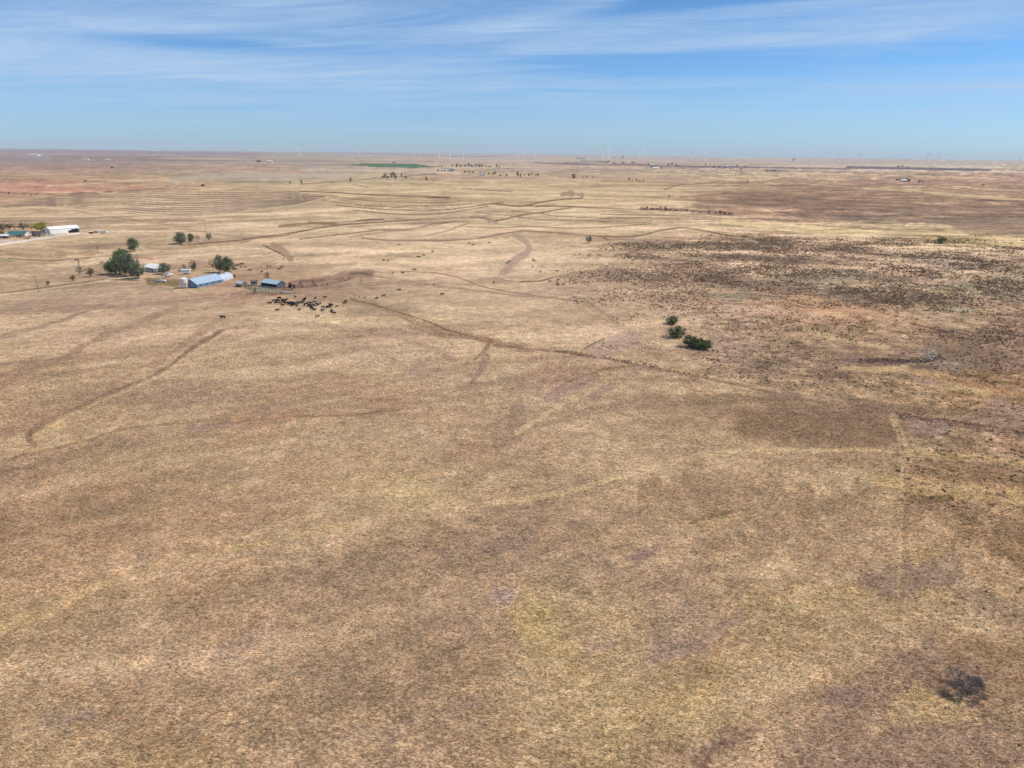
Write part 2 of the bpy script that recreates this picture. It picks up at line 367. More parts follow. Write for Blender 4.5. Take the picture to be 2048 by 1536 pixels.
L(B(380, 600, 700, 598, 850, 612, 970, 645, 1100, 690, 1400, 740, 1700, 780), 2.0, BR, .5, .3)
L(B(420, 622, 560, 640, 700, 665, 900, 690, 1100, 712, 1300, 738, 1500, 750), 4.0, (164, 134, 114), .6, .3)
L(B(-160, 600, 0, 575, 150, 560, 330, 548), 5, (180, 152, 122), .5, .5)
L(B(-380, 735, -200, 700, 0, 668, 120, 650, 260, 625, 400, 612), 16, (158, 128, 108), .75, .3)
L(B(-40, 655, 120, 648, 250, 632), 4, (140, 108, 94), .6, .6)
L(B(-40, 690, 100, 682, 160, 668), 2.2, (132, 102, 86), .6, .6)
L(B(300, 605, 420, 604), 7, (140, 112, 96), .5, .6)
# main farm: drives and yard
L(A(0, 720, 120, 706, 300, 680, 500, 655, 640, 640, 800, 645, 1000, 625), 2.6, BR, .55, .15)
L(A(0, 728, 300, 688, 640, 645), 1.5, LT, .35, .2)
L(A(560, 655, 720, 630, 850, 645, 960, 672, 1060, 700), 2.6, LT, .6, .25)
L(A(1000, 605, 1060, 628), 2.5, LT, .6); L(A(880, 640, 960, 622, 1000, 605), 2.2, LT, .4)
L(A(960, 590, 1040, 575), 3, (190, 172, 150), .4)
L(A(880, 650, 1040, 660), 15, (128, 108, 76), .75, .3)
L(A(1130, 690, 1220, 700), 4, (172, 160, 108), .6, .4)
L(A(1100, 590, 1250, 600), 5, (176, 160, 112), .5, .4)
L(A(1380, 630, 1560, 640, 1500, 690), 14, (150, 124, 98), .5, .4)
L(A(1450, 690, 1600, 715), 12, (148, 150, 108), .45, .6)
L(A(1300, 760, 1480, 740, 1640, 722), 7, (168, 134, 108), .7, .3)
L(A(780, 510, 900, 517), 4, (176, 122, 92), .5); L(A(1040, 520, 1160, 530), 4, (176, 150, 128), .5)
L(A(0, 480, 200, 500, 400, 490, 600, 485), 9, (158, 126, 92), .5, .8)
L(A(0, 520, 60, 526), 6, (142, 132, 100), .5); L(A(50, 515, 300, 528, 600, 505, 760, 498), 2, DK, .55, .5)
L(A(860, 450, 1000, 460, 1300, 430, 1460, 415), 7, (160, 130, 98), .5, .8)
L(A(380, 555, 620, 552), 2.5, LT, .3)
# left farm
L(A(-40, 446, 60, 425, 200, 405, 330, 385, 460, 372), 4.0, (236, 222, 212), .9, .05)
L(A(0, 412, 100, 412), 4, (205, 182, 170), .7); L(A(100, 398, 480, 378), 3, (190, 168, 150), .5)
# far hills
L([(0, 303), (300, 305), (520, 308)], 5, (138, 118, 130), .5, .8)
L([(40, 311), (100, 316), (60, 321)], 9, (150, 140, 148), .5, .8)
L([(60, 310), (82, 311)], 1.6, (222, 214, 212), .9); L([(165, 318), (178, 319)], 1.8, (226, 216, 210), .8); L([(212, 319), (220, 319)], 1.5, (222, 212, 206), .7)
L([(0, 332), (150, 334), (380, 336), (520, 330), (700, 330)], 2.5, (150, 124, 122), .5, .8)
L([(0, 376), (60, 379), (170, 382), (300, 372)], 2.0, (196, 122, 92), .5, .8); L([(0, 385), (110, 388), (230, 382), (330, 378)], 1.8, (128, 96, 78), .6, .5)
L([(95, 372), (170, 368), (250, 362), (340, 358)], 3.5, (214, 190, 156), .6, .5); L([(55, 347), (120, 348), (180, 343)], 2, (212, 186, 156), .5)
L([(340, 362), (420, 352), (520, 352), (700, 350)], 10, (186, 170, 150), .5, .8)
L([(690, 330), (520, 336), (520, 330)], 1.5, (136, 118, 112), .4)
L([(600, 303), (720, 306), (850, 311), (1000, 313)], 2, (132, 124, 142), .5)
L([(480, 320), (620, 320)], 7, (158, 154, 134), .5, .6)
L([(560, 345), (600, 344)], 6, (200, 152, 126), .4)
L([(1070, 325), (1160, 328), (1300, 331), (1400, 333), (1600, 336), (1700, 338)], 3.2, (112, 92, 96), .8, .2)
L([(1160, 322), (1215, 324)], 1.6, (100, 92, 98), .7); L([(1150, 317), (1170, 317.5)], 1.6, (108, 98, 104), .7)
L([(900, 325), (1100, 323)], 4, (198, 178, 160), .4, .6)
L([(1695, 334.5), (1760, 336), (1850, 337.5), (1980, 340.5)], 5.0, (104, 88, 90), .85, .05); L([(1690, 338.5), (1830, 341), (2048, 344)], 1.5, (232, 212, 192), .7, .1)
L([(1580, 331), (1700, 331), (1850, 331), (2048, 334)], 4, (198, 188, 158), .5, .5); L([(1450, 316), (1580, 317.5)], 1.6, (220, 198, 172), .6)
L([(1450, 321), (1800, 326)], 4, (184, 160, 160), .4, .6)
L([(1400, 343), (1505, 348)], 2, (130, 108, 104), .5); L([(1260, 341), (1200, 343)], 5, (162, 138, 126), .5)
L([(1535, 341), (1575, 343.5)], 2.2, (104, 98, 100), .8)
L([(1680, 365), (1790, 362), (1990, 366), (2048, 362)], 9, (168, 130, 112), .6, .8)
L([(1730, 376), (1840, 382)], 5, (214, 190, 140), .5, .7); L([(1850, 385), (2048, 400)], 4, (212, 186, 140), .5, .7)
L([(1960, 400), (2048, 402)], 2.5, (118, 92, 80), .7, .4)
L([(820, 358), (870, 361)], 2, BR, .4); L([(860, 352), (1120, 360)], 6, (180, 150, 132), .4, .8)
L([(1100, 350), (1240, 357), (1400, 356)], 6, (172, 146, 124), .5, .8)
# near trails
L(D(1150, 150, 1000, 230, 850, 350, 700, 420, 560, 470, 420, 530, 280, 590, 150, 670, 140, 710), 8, (142, 116, 94), .62, .7)
L(D(1130, 165, 1000, 240, 860, 345, 700, 425, 560, 478, 420, 538, 280, 598, 160, 672, 130, 705, 170, 735), 7, (140, 114, 92), .55, .8)
L(D(1120, 185, 1000, 262, 860, 365, 700, 446, 560, 500, 420, 560, 290, 622), 4, (206, 178, 138), .5, .7)
L([(450, 655), (620, 650), (760, 668), (880, 705), (950, 755), (940, 830), (880, 900)], 9, (158, 132, 112), .32, .9); L([(560, 680), (700, 690), (800, 725), (860, 775), (850, 840)], 8, (160, 134, 114), .30, .9)
L([(470, 645), (640, 640), (790, 655), (900, 690), (985, 745), (985, 830)], 5, (208, 180, 142), .35, .8)
L(D(1100, 110, 850, 290, 700, 360, 560, 450, 380, 530, 200, 620, 0, 680), 15, (168, 136, 112), .5, .7)
L(D(900, 40, 700, 120, 500, 200, 330, 290, 170, 350, 0, 405), 14, (162, 132, 108), .62, .7)
L(D(540, 20, 350, 90, 150, 150, 0, 185), 7, (158, 132, 110), .6, .7)
L(D(0, 70, 200, 40, 400, 0), 5, (172, 144, 122), .5)
L(D(1000, 650, 1200, 622, 1500, 600, 1800, 590, 2048, 566), 4.5, (160, 122, 98), .6, .4)
L(D(980, 655, 1080, 650, 1200, 630), 14, (160, 132, 116), .6, .5)
L(D(0, 810, 100, 790, 400, 730, 600, 668, 800, 640, 1300, 600), 6, (146, 119, 94), .5, .8)
L(D(0, 800, 250, 750, 500, 690), 4, (208, 178, 132), .4, .6)
L(D(200, 700, 330, 620), 20, (206, 172, 124), .5, .7)
L(D(1400, 560, 1600, 470, 1560, 540), 8, (166, 148, 118), .35, .7)
L(D(950, 490, 1060, 440, 1200, 390), 3, (200, 172, 134), .4, .6)
L([(640, 596), (700, 601), (780, 622), (850, 652), (950, 674), (1000, 688), (1060, 700)], 14, (160, 132, 106), .6, .5)
L([(700, 598), (780, 620), (850, 642), (900, 662), (960, 676)], 3, (124, 98, 78), .7, .6)
L([(860, 668), (960, 678), (985, 682)], 9, (150, 118, 96), .5, .4)
L([(990, 690), (1070, 698), (1150, 708), (1230, 720), (1300, 735), (1450, 765), (1560, 790), (1700, 812), (1800, 828), (1900, 848), (2048, 872)], 5, (140, 112, 92), .6, .6)
L([(1050, 695), (1150, 702), (1290, 728), (1450, 758), (1560, 782)], 3, (208, 180, 140), .5, .5)
L(E(720, 210, 690, 260, 640, 305), 7, (140, 112, 88), .55, .5); L(E(700, 290, 660, 370, 615, 450), 14, (158, 130, 112), .6, .5)
L(E(1300, 200, 1200, 245), 4, (128, 102, 86), .6, .6); L(E(1450, 200, 1280, 260), 30, (176, 148, 132), .6, .6)
L(E(1450, 335, 1250, 370, 1100, 430, 1000, 500), 5, (134, 112, 82), .55, .5)
L(E(1230, 400, 1120, 450, 1020, 500), 18, (158, 130, 116), .6, .5); L(E(1320, 450, 1240, 500), 16, (160, 134, 118), .45, .6)
L(E(850, 570, 820, 700, 760, 740), 28, (150, 126, 106), .55, .6)
L(E(850, 680, 1000, 590, 1150, 500), 9, (214, 184, 144), .5, .6)
L(E(400, 320, 300, 370), 20, (166, 140, 124), .4, .7); L(E(150, 575, 300, 560), 3, RD, .4)
L([(0, 1262), (60, 1230), (250, 1150), (400, 1110), (560, 1078), (700, 1055)], 16, (200, 166, 118), .55, .8)
L([(960, 1010), (1130, 985), (1250, 950), (1400, 912), (1600, 900), (1780, 900)], 10, (206, 176, 136), .5, .6)
L([(1385, 1046), (1440, 1030), (1500, 1020)], 9, (138, 114, 82), .5, .8); L([(1420, 1046), (1520, 1030), (1600, 1020)], 6, (196, 168, 120), .5, .6)
L([(780, 990), (880, 985)], 14, (198, 170, 124), .35, .9)
L([(900, 1112), (980, 1095), (1060, 1078)], 24, (154, 129, 108), .65, .5); L([(1130, 1055), (1180, 1045)], 16, (154, 129, 108), .5, .5)
L([(1260, 1115), (1320, 1098)], 20, (150, 122, 108), .65, .5); L([(1150, 1115), (1220, 1105)], 14, (152, 126, 110), .4, .6)
L([(990, 1193), (1025, 1196)], 26, (174, 146, 130), .75, .3); L([(935, 1222), (940, 1230)], 10, (186, 160, 136), .5)
L([(1300, 1305), (1400, 1280), (1500, 1225), (1530, 1215)], 38, (155, 130, 110), .7, .5); L([(1355, 1306), (1365, 1310)], 14, (178, 150, 134), .6)
L([(1180, 1300), (1220, 1290)], 20, (156, 130, 114), .5, .6)
L([(780, 1470), (850, 1440), (960, 1400)], 24, (156, 130, 112), .5, .6); L([(800, 1462), (880, 1430)], 6, (192, 164, 128), .5, .7)
L([(1400, 1520), (1440, 1490), (1510, 1455)], 34, (134, 108, 90), .6, .9); L([(1370, 1560), (1410, 1530)], 26, (138, 108, 86), .6)
L([(440, 1310), (540, 1270)], 40, (160, 134, 118), .35, .7); L([(100, 1440), (180, 1430)], 34, (156, 132, 118), .4, .7); L([(270, 1130), (330, 1100)], 24, (156, 134, 120), .35, .7)
L([(1050, 1230), (1100, 1300)], 60, (196, 166, 112), .4, .8); L([(1430, 1330), (1420, 1400), (1300, 1420)], 50, (192, 160, 110), .35, .9)
L([(1500, 1210), (1700, 1190), (1900, 1120)], 60, (192, 162, 110), .3, .9); L([(1750, 960), (1950, 985), (2060, 1000)], 26, (196, 164, 112), .55, .9)
L([(1830, 935), (2060, 960)], 24, (150, 122, 92), .5, .8); L([(1820, 1000), (1900, 995)], 9, (118, 98, 66), .6, .6); L([(1820, 1015), (1950, 1020), (2048, 1075)], 20, (144, 116, 92), .5, .8)
L([(1950, 1060), (2060, 1110)], 50, (134, 108, 80), .5, .9); L([(1800, 905), (1950, 915), (2060, 930)], 10, (200, 170, 120), .5, .8)
L([(1740, 1165), (1850, 1160), (1900, 1140)], 44, (152, 127, 106), .7, .5); L([(1850, 1190), (1890, 1195)], 26, (190, 160, 116), .6, .6); L([(1930, 1190), (2048, 1240)], 40, (152, 127, 106), .5, .7)
# bare ground at the lower right
L([(1600, 1545), (1720, 1440), (1790, 1400), (1880, 1350), (1930, 1390)], 90, (152, 125, 103), .85, .9)
L([(1700, 1540), (1850, 1480), (2048, 1500)], 90, (150, 123, 102), .8, .9); L([(1880, 1355), (1960, 1385), (2010, 1440)], 44, (148, 120, 98), .5, .6)
L([(1800, 1405), (1900, 1425)], 50, (184, 155, 114), .6, .9); L([(1665, 1395), (1720, 1400)], 30, (134, 108, 98), .5, .5)
L([(2000, 1400), (2048, 1480)], 40, (160, 134, 104), .5, .6); L([(1640, 1500), (1730, 1490)], 6, (176, 148, 126), .5)
# burnt brown tract ending at the fence line
L([(1500, 850), (1600, 850), (1700, 862), (1760, 865)], 66, (140, 114, 90), .72, .3); L([(1380, 800), (1550, 805), (1700, 830)], 24, (148, 124, 98), .5, .6)
L([(1300, 985), (1500, 985), (1650, 1010), (1720, 1000)], 60, (150, 124, 98), .45, .9); L([(1400, 1090), (1560, 1080)], 40, (154, 128, 104), .35, .9)
L([(1783, 835), (1800, 870), (1808, 900), (1806, 960)], 16, (198, 170, 134), .6, .4)
L([(1800, 870), (1812, 960), (1806, 1100), (1795, 1250), (1770, 1400), (1745, 1560)], 8, (150, 122, 98), .30, .9)
L([(1790, 830), (1796, 870), (1798, 960), (1795, 1100), (1784, 1250), (1756, 1400), (1730, 1560)], 5, (202, 172, 134), .25, .9)
# right hand rangeland
L(G(780, 30, 1000, 40, 1150, 60, 1350, 100, 1500, 140), 13, (190, 148, 110), .5, .9); L(G(900, 60, 1100, 80), 10, (210, 172, 112), .5, .7)
L(G(850, 160, 1000, 200, 1150, 240, 1300, 260), 9, (206, 176, 130), .6, .6); L(G(1040, 370, 1250, 385, 1400, 370), 12, (204, 174, 126), .6, .6)
L(G(1430, 390, 1600, 420, 1700, 450, 1900, 500, 2048, 515), 12, (196, 154, 104), .4, .9); L(G(1650, 470, 1850, 510), 10, (200, 172, 122), .5, .7)
L(G(1380, 195, 1400, 205), 5, (222, 206, 180), .7); L(G(1430, 130, 1580, 165, 1650, 185), 4, (110, 84, 76), .6, .5)
L(G(1150, 335, 1250, 330, 1400, 338, 1500, 335, 1590, 310), 5, (92, 72, 78), .8, .6); L(G(1120, 320, 1200, 345, 1350, 350), 9, (128, 100, 94), .6, .6)
L(G(1490, 280, 1560, 320), 12, (122, 104, 94), .6, .9); L(G(1600, 280, 1900, 300), 18, (132, 106, 84), .5, .8)
L(G(1440, 430, 1550, 450), 14, (162, 136, 118), .5); L(G(1900, 580, 2048, 620), 30, (166, 138, 120), .6, .6)
L(G(1450, 640, 1700, 670, 1900, 700, 2048, 735), 4, (118, 92, 76), .6, .6); L(G(1450, 690, 1600, 700), 20, (154, 128, 114), .5, .7)
L(G(1080, 560, 1250, 580, 1500, 620), 4, (134, 110, 84), .5, .8); L(G(1560, 50, 1900, 60), 9, (188, 160, 122), .6, .6); L(G(1620, 50, 1760, 55), 7, (172, 160, 138), .6)
L(G(350, 50, 500, 55), 7, (196, 170, 148), .6, .6)
L(C3(1000, 500, 1100, 520, 1300, 515), 13, (164, 152, 124), .7, .6); L(C3(1700, 560, 1900, 570), 9, (158, 146, 116), .5); L(C3(500, 600, 700, 615), 12, (144, 136, 108), .5, .8)
L(C3(0, 480, 150, 500, 250, 510), 12, (160, 132, 114), .5, .8); L(C3(120, 515, 320, 500, 500, 470), 5, (192, 164, 130), .5, .6); L(C3(200, 560, 330, 565), 12, (182, 156, 134), .4)
L(C3(850, 640, 1000, 620, 1200, 660), 14, (196, 154, 108), .5, .7); L(C3(1400, 230, 1700, 260, 2060, 290), 14, (142, 118, 98), .4, 1.3)


def seg_dist(px, py, pts):
    d = np.full(len(px), 1e9)
    for (x0, y0), (x1, y1) in zip(pts[:-1], pts[1:]):
        dx, dy = x1 - x0, y1 - y0; L2 = dx * dx + dy * dy + 1e-9
        t = np.clip(((px - x0) * dx + (py - y0) * dy) / L2, 0, 1)
        d = np.minimum(d, np.hypot(px - x0 - t * dx, py - y0 - t * dy))
    return d
def smooth(pts):
    if len(pts) < 3: return pts
    P = np.array(pts, float); out = []
    for i in range(len(P) - 1):
        p0 = P[max(i - 1, 0)]; p1 = P[i]; p2 = P[i + 1]; p3 = P[min(i + 2, len(P) - 1)]
        for t in (0, .25, .5, .75):
            out.append(.5 * ((2 * p1) + (-p0 + p2) * t + (2 * p0 - 5 * p1 + 4 * p2 - p3) * t * t + (-p0 + 3 * p1 - 3 * p2 + p3) * t ** 3))
    out.append(P[-1]); return [tuple(a) for a in out]

def paint(x, y, px, py):
    """natural colour of the land at world points x,y (px,py: where the survey photo shows them)"""
    r = np.hypot(x, y)
    sc_ = np.clip(r / 300, .35, 8)
    wx = fbm(x / (30 * sc_), y / (30 * sc_), 41, 4, .55); wy = fbm(x / (30 * sc_), y / (30 * sc_), 57, 4, .55)
    ysp = np.clip((py - 296) * 0.09, .5, 34)
    col = survey(px + wx * 70, py + wy * ysp)
    # patchiness of grass, soil and straw, in metres on the ground
    a = fbm(x / 9, y / 9, 71, 4, .6); b = fbm(x / 34, y / 34, 83, 4, .6); c = fbm(x / 160, y / 90, 97, 5, .62)
    right = sstep(1150, 1500, px) * sstep(385, 430, py) * (1 - sstep(950, 1200, py)) * np.where(py < 900, 1, 1)
    field = sstep(720, 760, py - (px - 1000) * .17) * (1 - sstep(1770, 1800, px))
    right = right * (1 - field)
    amp = (1 + .9 * right) * (1 - .5 * sstep(560, 720, py) * (1 - right))
    dd = fbm(x / 300, y / 75, 191, 5, .62) * (1 - sstep(480, 600, py)) * sstep(325, 345, py)
    v = 1 + amp * (.09 * a + .10 * b + .09 * c) + .20 * dd
    straw = sstep(.05, .45, b * .6 + c * .5 + a * .3); soil = sstep(.10, .5, -b * .5 - c * .45 + a * .35)
    S = np.array([206, 176, 134.]); M = np.array([150, 122, 108.]); Rr = np.array([178, 132, 98.])
    ca_, sa_ = math.cos(R_(28)), math.sin(R_(28))
    along = x * ca_ + y * sa_ + 30 * fbm(x / 90, y / 90, 401, 2); across = -x * sa_ + y * ca_ + 22 * fbm(x / 110, y / 110, 411, 3, .45)
    d3 = fbm(x / 55, y / 24, 461, 5, .72) * (1 - sstep(520, 620, py)) * sstep(322, 340, py); d4 = fbm(x / 5, y / 4, 471, 3, .8)
    v = v + d3 * (.26 + .16 * right) + .26 * d4 * right + .10 * d4 * sstep(420, 600, py)
    straw = np.clip(straw + sstep(.12, .4, d3) * .5, 0, 1.3)
    nearf = sstep(600, 680, py) * (1 - .75 * right)
    bd = fbm(along / 130, across / 15, 421, 4, .6); bd2 = fbm(along / 60, across / 5.5, 431, 3, .6)
    midf = sstep(380, 430, py) * (1 - sstep(640, 700, py)) * (1 - .5 * right)
    bm_ = fbm(along / 260 + 3, across / 24, 441, 5, .62)
    v = v + nearf * (.16 * bd + .07 * bd2 + .035) + midf * .16 * bm_
    soil = np.clip(soil + nearf * sstep(.12, .5, -bd) * .5 + midf * sstep(.1, .45, -bm_) * .7, 0, 1.6); straw = np.clip(straw + nearf * sstep(.15, .5, bd) * .45, 0, 1.4)
    k1 = (straw * (.32 + .30 * right))[:, None]; k2 = (soil * (.36 + .22 * right))[:, None]
    red = (sstep(.15, .6, fbm(x / 60 + 9, y / 60, 131, 4, .6)) * .22)[:, None]
    fade = sstep(330, 380, py)[:, None]
    col = col * v[:, None]
    col = col + (S - col) * k1 * fade; col = col + (M - col) * k2 * fade; col = col + (Rr - col) * red * fade
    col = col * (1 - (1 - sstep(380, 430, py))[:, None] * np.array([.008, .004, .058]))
    wm = col[:, 0] - col[:, 2]; col[:, 2] = col[:, 0] - np.where(wm > 58, 58 + (wm - 58) * .6, wm)
    e = fbm(x / (3.2 * sc_), y / (3.2 * sc_), 151, 3, .6)
    e2 = fbm(x / (14 * sc_), y / (14 * sc_), 163, 3, .6)
    wob = np.clip((py - 300) * .006, .15, 5)
    qx = px + e2 * wob * 1.6; qy = py + fbm(x / (14 * sc_) + 5, y / (14 * sc_), 171, 3, .6) * wob
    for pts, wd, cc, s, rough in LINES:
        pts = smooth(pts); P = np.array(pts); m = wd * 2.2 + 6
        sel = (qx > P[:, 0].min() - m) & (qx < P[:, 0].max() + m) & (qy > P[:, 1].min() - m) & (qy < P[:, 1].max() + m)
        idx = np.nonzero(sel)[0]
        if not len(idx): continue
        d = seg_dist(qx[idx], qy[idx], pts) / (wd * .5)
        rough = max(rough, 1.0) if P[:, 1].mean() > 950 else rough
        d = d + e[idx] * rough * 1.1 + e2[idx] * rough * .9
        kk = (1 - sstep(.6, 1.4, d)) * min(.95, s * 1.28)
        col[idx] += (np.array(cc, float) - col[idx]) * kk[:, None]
    col *= (1 + .30 * d3 * sstep(1300, 1500, px) * (py < 560))[:, None]
    # irrigated green field far off
    gp = [(695, 330.2), (722, 326.6), (835, 328.2), (872, 333.8), (824, 336.6), (742, 333.4)]
    ins = np.ones(len(px), bool)
    for (x0, y0), (x1, y1) in zip(gp, gp[1:] + gp[:1]): ins &= ((x1 - x0) * (py - y0) - (y1 - y0) * (px - x0)) > 0
    col[ins] = np.array([82, 112, 80.]) * (1 + .05 * e[ins])[:, None]
    wm = col[:, 0] - col[:, 2]; col[:, 2] = col[:, 0] - np.where(wm > 64, 64 + (wm - 64) * .6, wm)
    return np.clip(col, 20, 245)

K_ALB = np.array([0.86, 0.84, 0.80])
pys = np.concatenate([np.arange(304 + 4.0, 700, 1.0), np.arange(700, 1700, 2.0)])
rr = CAMZ / np.tan(PITCH + np.arctan((pys - 768) / FPX))
rr = np.concatenate([rr, [60, 45, 30, 15, 6]])
fine = np.arange(-46, 46, 0.0625)
coarse = np.arange(46, 314, 2.0)
azs = np.radians(np.concatenate([fine, coarse]))
RR, AA = np.meshgrid(rr, azs, indexing='ij')
gx = (RR * np.sin(AA)).ravel(); gy = (RR * np.cos(AA)).ravel(); gz = height(gx, gy)
nr, na = len(rr), len(azs)
V = np.stack([gx, gy, gz], 1)
i = np.arange(nr - 1)[:, None] * na; j = np.arange(na)[None, :]; j2 = (j + 1) % na
F = np.stack([i + j, i + na + j, i + na + j2, i + j2], -1).reshape(-1, 4)[:, ::-1]
me = mesh_np('ground', V, F[:, ::-1] if False else F)
ppx, ppy, pz = proj(gx, gy, gz)
back = pz < 1
ppx = np.where(back, 3000 * np.sign(gx), np.clip(ppx, -900, 3000)); ppy = np.where(back, 1500, np.clip(ppy, 300, 1560))
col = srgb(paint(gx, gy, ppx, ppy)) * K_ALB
ca = me.color_attributes.new('Col', 'FLOAT_COLOR', 'POINT')
ca.data.foreach_set('color', np.concatenate([col, np.ones((len(col), 1))], 1).astype(np.float32).ravel())
me.polygons.foreach_set('use_smooth', np.ones(len(me.polygons), bool))

gm = bpy.data.materials.new('prairie'); gm.use_nodes = True; t = NT(gm.node_tree); bs = t.n['Principled BSDF']
att = t.add('ShaderNodeAttribute', attribute_name='Col'); tcn = t.add('ShaderNodeTexCoord'); ob = tcn.outputs['Object']
mp = t.add('ShaderNodeMapping'); mp.inputs['Rotation'].default_value = (0, 0, R_(35)); mp.inputs['Scale'].default_value = (1.0, 1.9, 1); t.link(ob, mp.inputs[0]); wl = mp.outputs[0]
f1 = t.noise(wl, 2.3, 2, 0.60, 0.4)           # tufts, under a metre
f1b = t.noise(wl, 0.8, 2, 0.70, 0.3)          # bunches of tufts
f2 = t.noise(ob, 0.22, 5, 0.62, 0.2)          # clumps, some metres
f3 = t.noise(ob, 0.035, 6, 0.65)              # patches
vd = t.add('ShaderNodeTexVoronoi'); vd.inputs['Scale'].default_value = 1.7; t.link(wl, vd.inputs['Vector'])
k = t.math('MULTIPLY', t.map(f1, .33, .67, .46, 1.50), t.map(f2, .32, .68, .78, 1.22))
k = t.math('MULTIPLY', k, t.map(f1b, .34, .66, .72, 1.28))
k = t.math('MULTIPLY', k, t.map(f3, .35, .65, .90, 1.10))
k = t.math('MULTIPLY', k, t.map(vd.outputs['Distance'], 0.0, 0.8, 1.14, .82))
cv = t.vmath('SCALE', att.outputs['Color']); t.link(k, cv.node.inputs['Scale'])
hue = t.mix(t.map(f2, .45, .75, 0, .5), cv, t.mix(1.0, cv, (1.09, .99, .88, 1), 'MULTIPLY'))
hue = t.mix(t.map(f1, .55, .30, 0, .5), hue, t.mix(1.0, hue, (.98, .97, 1.02, 1), 'MULTIPLY'))
t.link(hue, bs.inputs['Base Color']); bs.inputs['Roughness'].default_value = 0.95; bs.inputs['Specular IOR Level'].default_value = 0.08
bn = t.add('ShaderNodeBump'); bn.inputs['Strength'].default_value = 0.55; bn.inputs['Distance'].default_value = 0.16
t.link(t.math('ADD', t.math('MULTIPLY', f1, .7), t.math('MULTIPLY', f2, .8)), bn.inputs['Height']); t.link(bn.outputs[0], bs.inputs['Normal'])
ground = link('ground', me, gm); ground['kind'] = 'structure'

# ------------------------------------------------------------------ grass tufts near the camera (one mass)
def scatter(n, rmin, rmax, amin=-40, amax=40):
    r = np.sqrt(rng.uniform(rmin ** 2, rmax ** 2, n)); a = np.radians(rng.uniform(amin, amax, n))
    return r * np.sin(a), r * np.cos(a)
def field_col(x, y):
    zc = height(x, y); px, py, _ = proj(x, y, zc)
    return paint(x, y, np.clip(px, -900, 3000), np.clip(py, 300, 1560)), px, py, zc
def attr_mat(name, vals, rough=.9, trans=0.0):
    m = bpy.data.materials.new(name); m.use_nodes = True; t = NT(m.node_tree); b = t.n['Principled BSDF']
    a = t.add('ShaderNodeAttribute', attribute_name='Col'); tcx = t.add('ShaderNodeTexCoord')
    nz = t.noise(tcx.outputs['Object'], 3.0, 3); v = t.vmath('SCALE', a.outputs['Color']); t.link(t.map(nz, .3, .7, .85, 1.15), v.node.inputs['Scale'])
    t.link(v, b.inputs['Base Color']); b.inputs['Roughness'].default_value = rough; b.inputs['Specular IOR Level'].default_value = .1
    if trans:
        tr = t.add('ShaderNodeBsdfTranslucent'); t.link(v, tr.inputs[0]); mx = t.add('ShaderNodeMixShader'); mx.inputs[0].default_value = trans
        t.link(b.outputs[0], mx.inputs[1]); t.link(tr.outputs[0], mx.inputs[2]); t.link(mx.outputs[0], t.n['Material Output'].inputs[0])
    return m
def set_col(me, c):
    ca = me.color_attributes.new('Col', 'FLOAT_COLOR', 'POINT')
    ca.data.foreach_set('color', np.concatenate([c, np.ones((len(c), 1))], 1).astype(np.float32).ravel())

x, y = scatter(620000, 62, 370, -47, 47)
rad = np.hypot(x, y)
cl_, px, py, zg = field_col(x, y)
lum = cl_.mean(1)
warm = cl_[:, 0] - cl_[:, 2]                       # straw is warm, bare soil is not
keep = (rng.random(len(x)) < np.clip((warm - 34) / 26, .22, 1) * (0.45 + .55 * sstep(-.5, .4, fbm(x / 2.5, y / 2.5, 201, 2)))) & (rng.random(len(x)) < 1 - sstep(190, 355, rad))
keep &= (px > -120) & (px < 2170)
x, y, zg, cl_, rad = x[keep], y[keep], zg[keep], cl_[keep], rad[keep]
n = len(x); NB = 5
size = rng.uniform(.42, 1.0, n) * (1 + .5 * sstep(150, 330, rad))
wind = np.radians(215)
th = rng.uniform(0, 2 * np.pi, (n, NB)); ln = rng.uniform(.15, .45, (n, NB)) * size[:, None]
hh = rng.uniform(.10, .26, (n, NB)) * size[:, None]; bw = rng.uniform(.05, .13, (n, NB)) * size[:, None]
bx = x[:, None] + rng.normal(0, .12, (n, NB)); by = y[:, None] + rng.normal(0, .12, (n, NB))
tx = bx + np.cos(th) * ln + math.cos(wind) * .12 * size[:, None]; ty = by + np.sin(th) * ln + math.sin(wind) * .12 * size[:, None]
ox, oy = -np.sin(th) * bw, np.cos(th) * bw
zb = zg[:, None] + 0 * bx
Vt = np.stack([np.stack([bx - ox, by - oy, zb - .02], -1), np.stack([bx + ox, by + oy, zb - .02], -1), np.stack([tx, ty, zb + hh], -1)], 2).reshape(-1, 3)
Ft = np.arange(len(Vt)).reshape(-1, 3)
ct = srgb(np.clip(cl_ * rng.uniform(.90, 1.48, n)[:, None] + np.array([8, 6, 4]), 10, 240)) * K_ALB
ct = np.repeat(ct, NB * 3, 0)
me = mesh_np('dry_grass', Vt, Ft, 3); set_col(me, ct)
o = link('dry_grass', me, attr_mat('straw', None, trans=.4)); setp(o, 'short tawny grass tufts covering the near prairie', 'grass', kind='stuff')

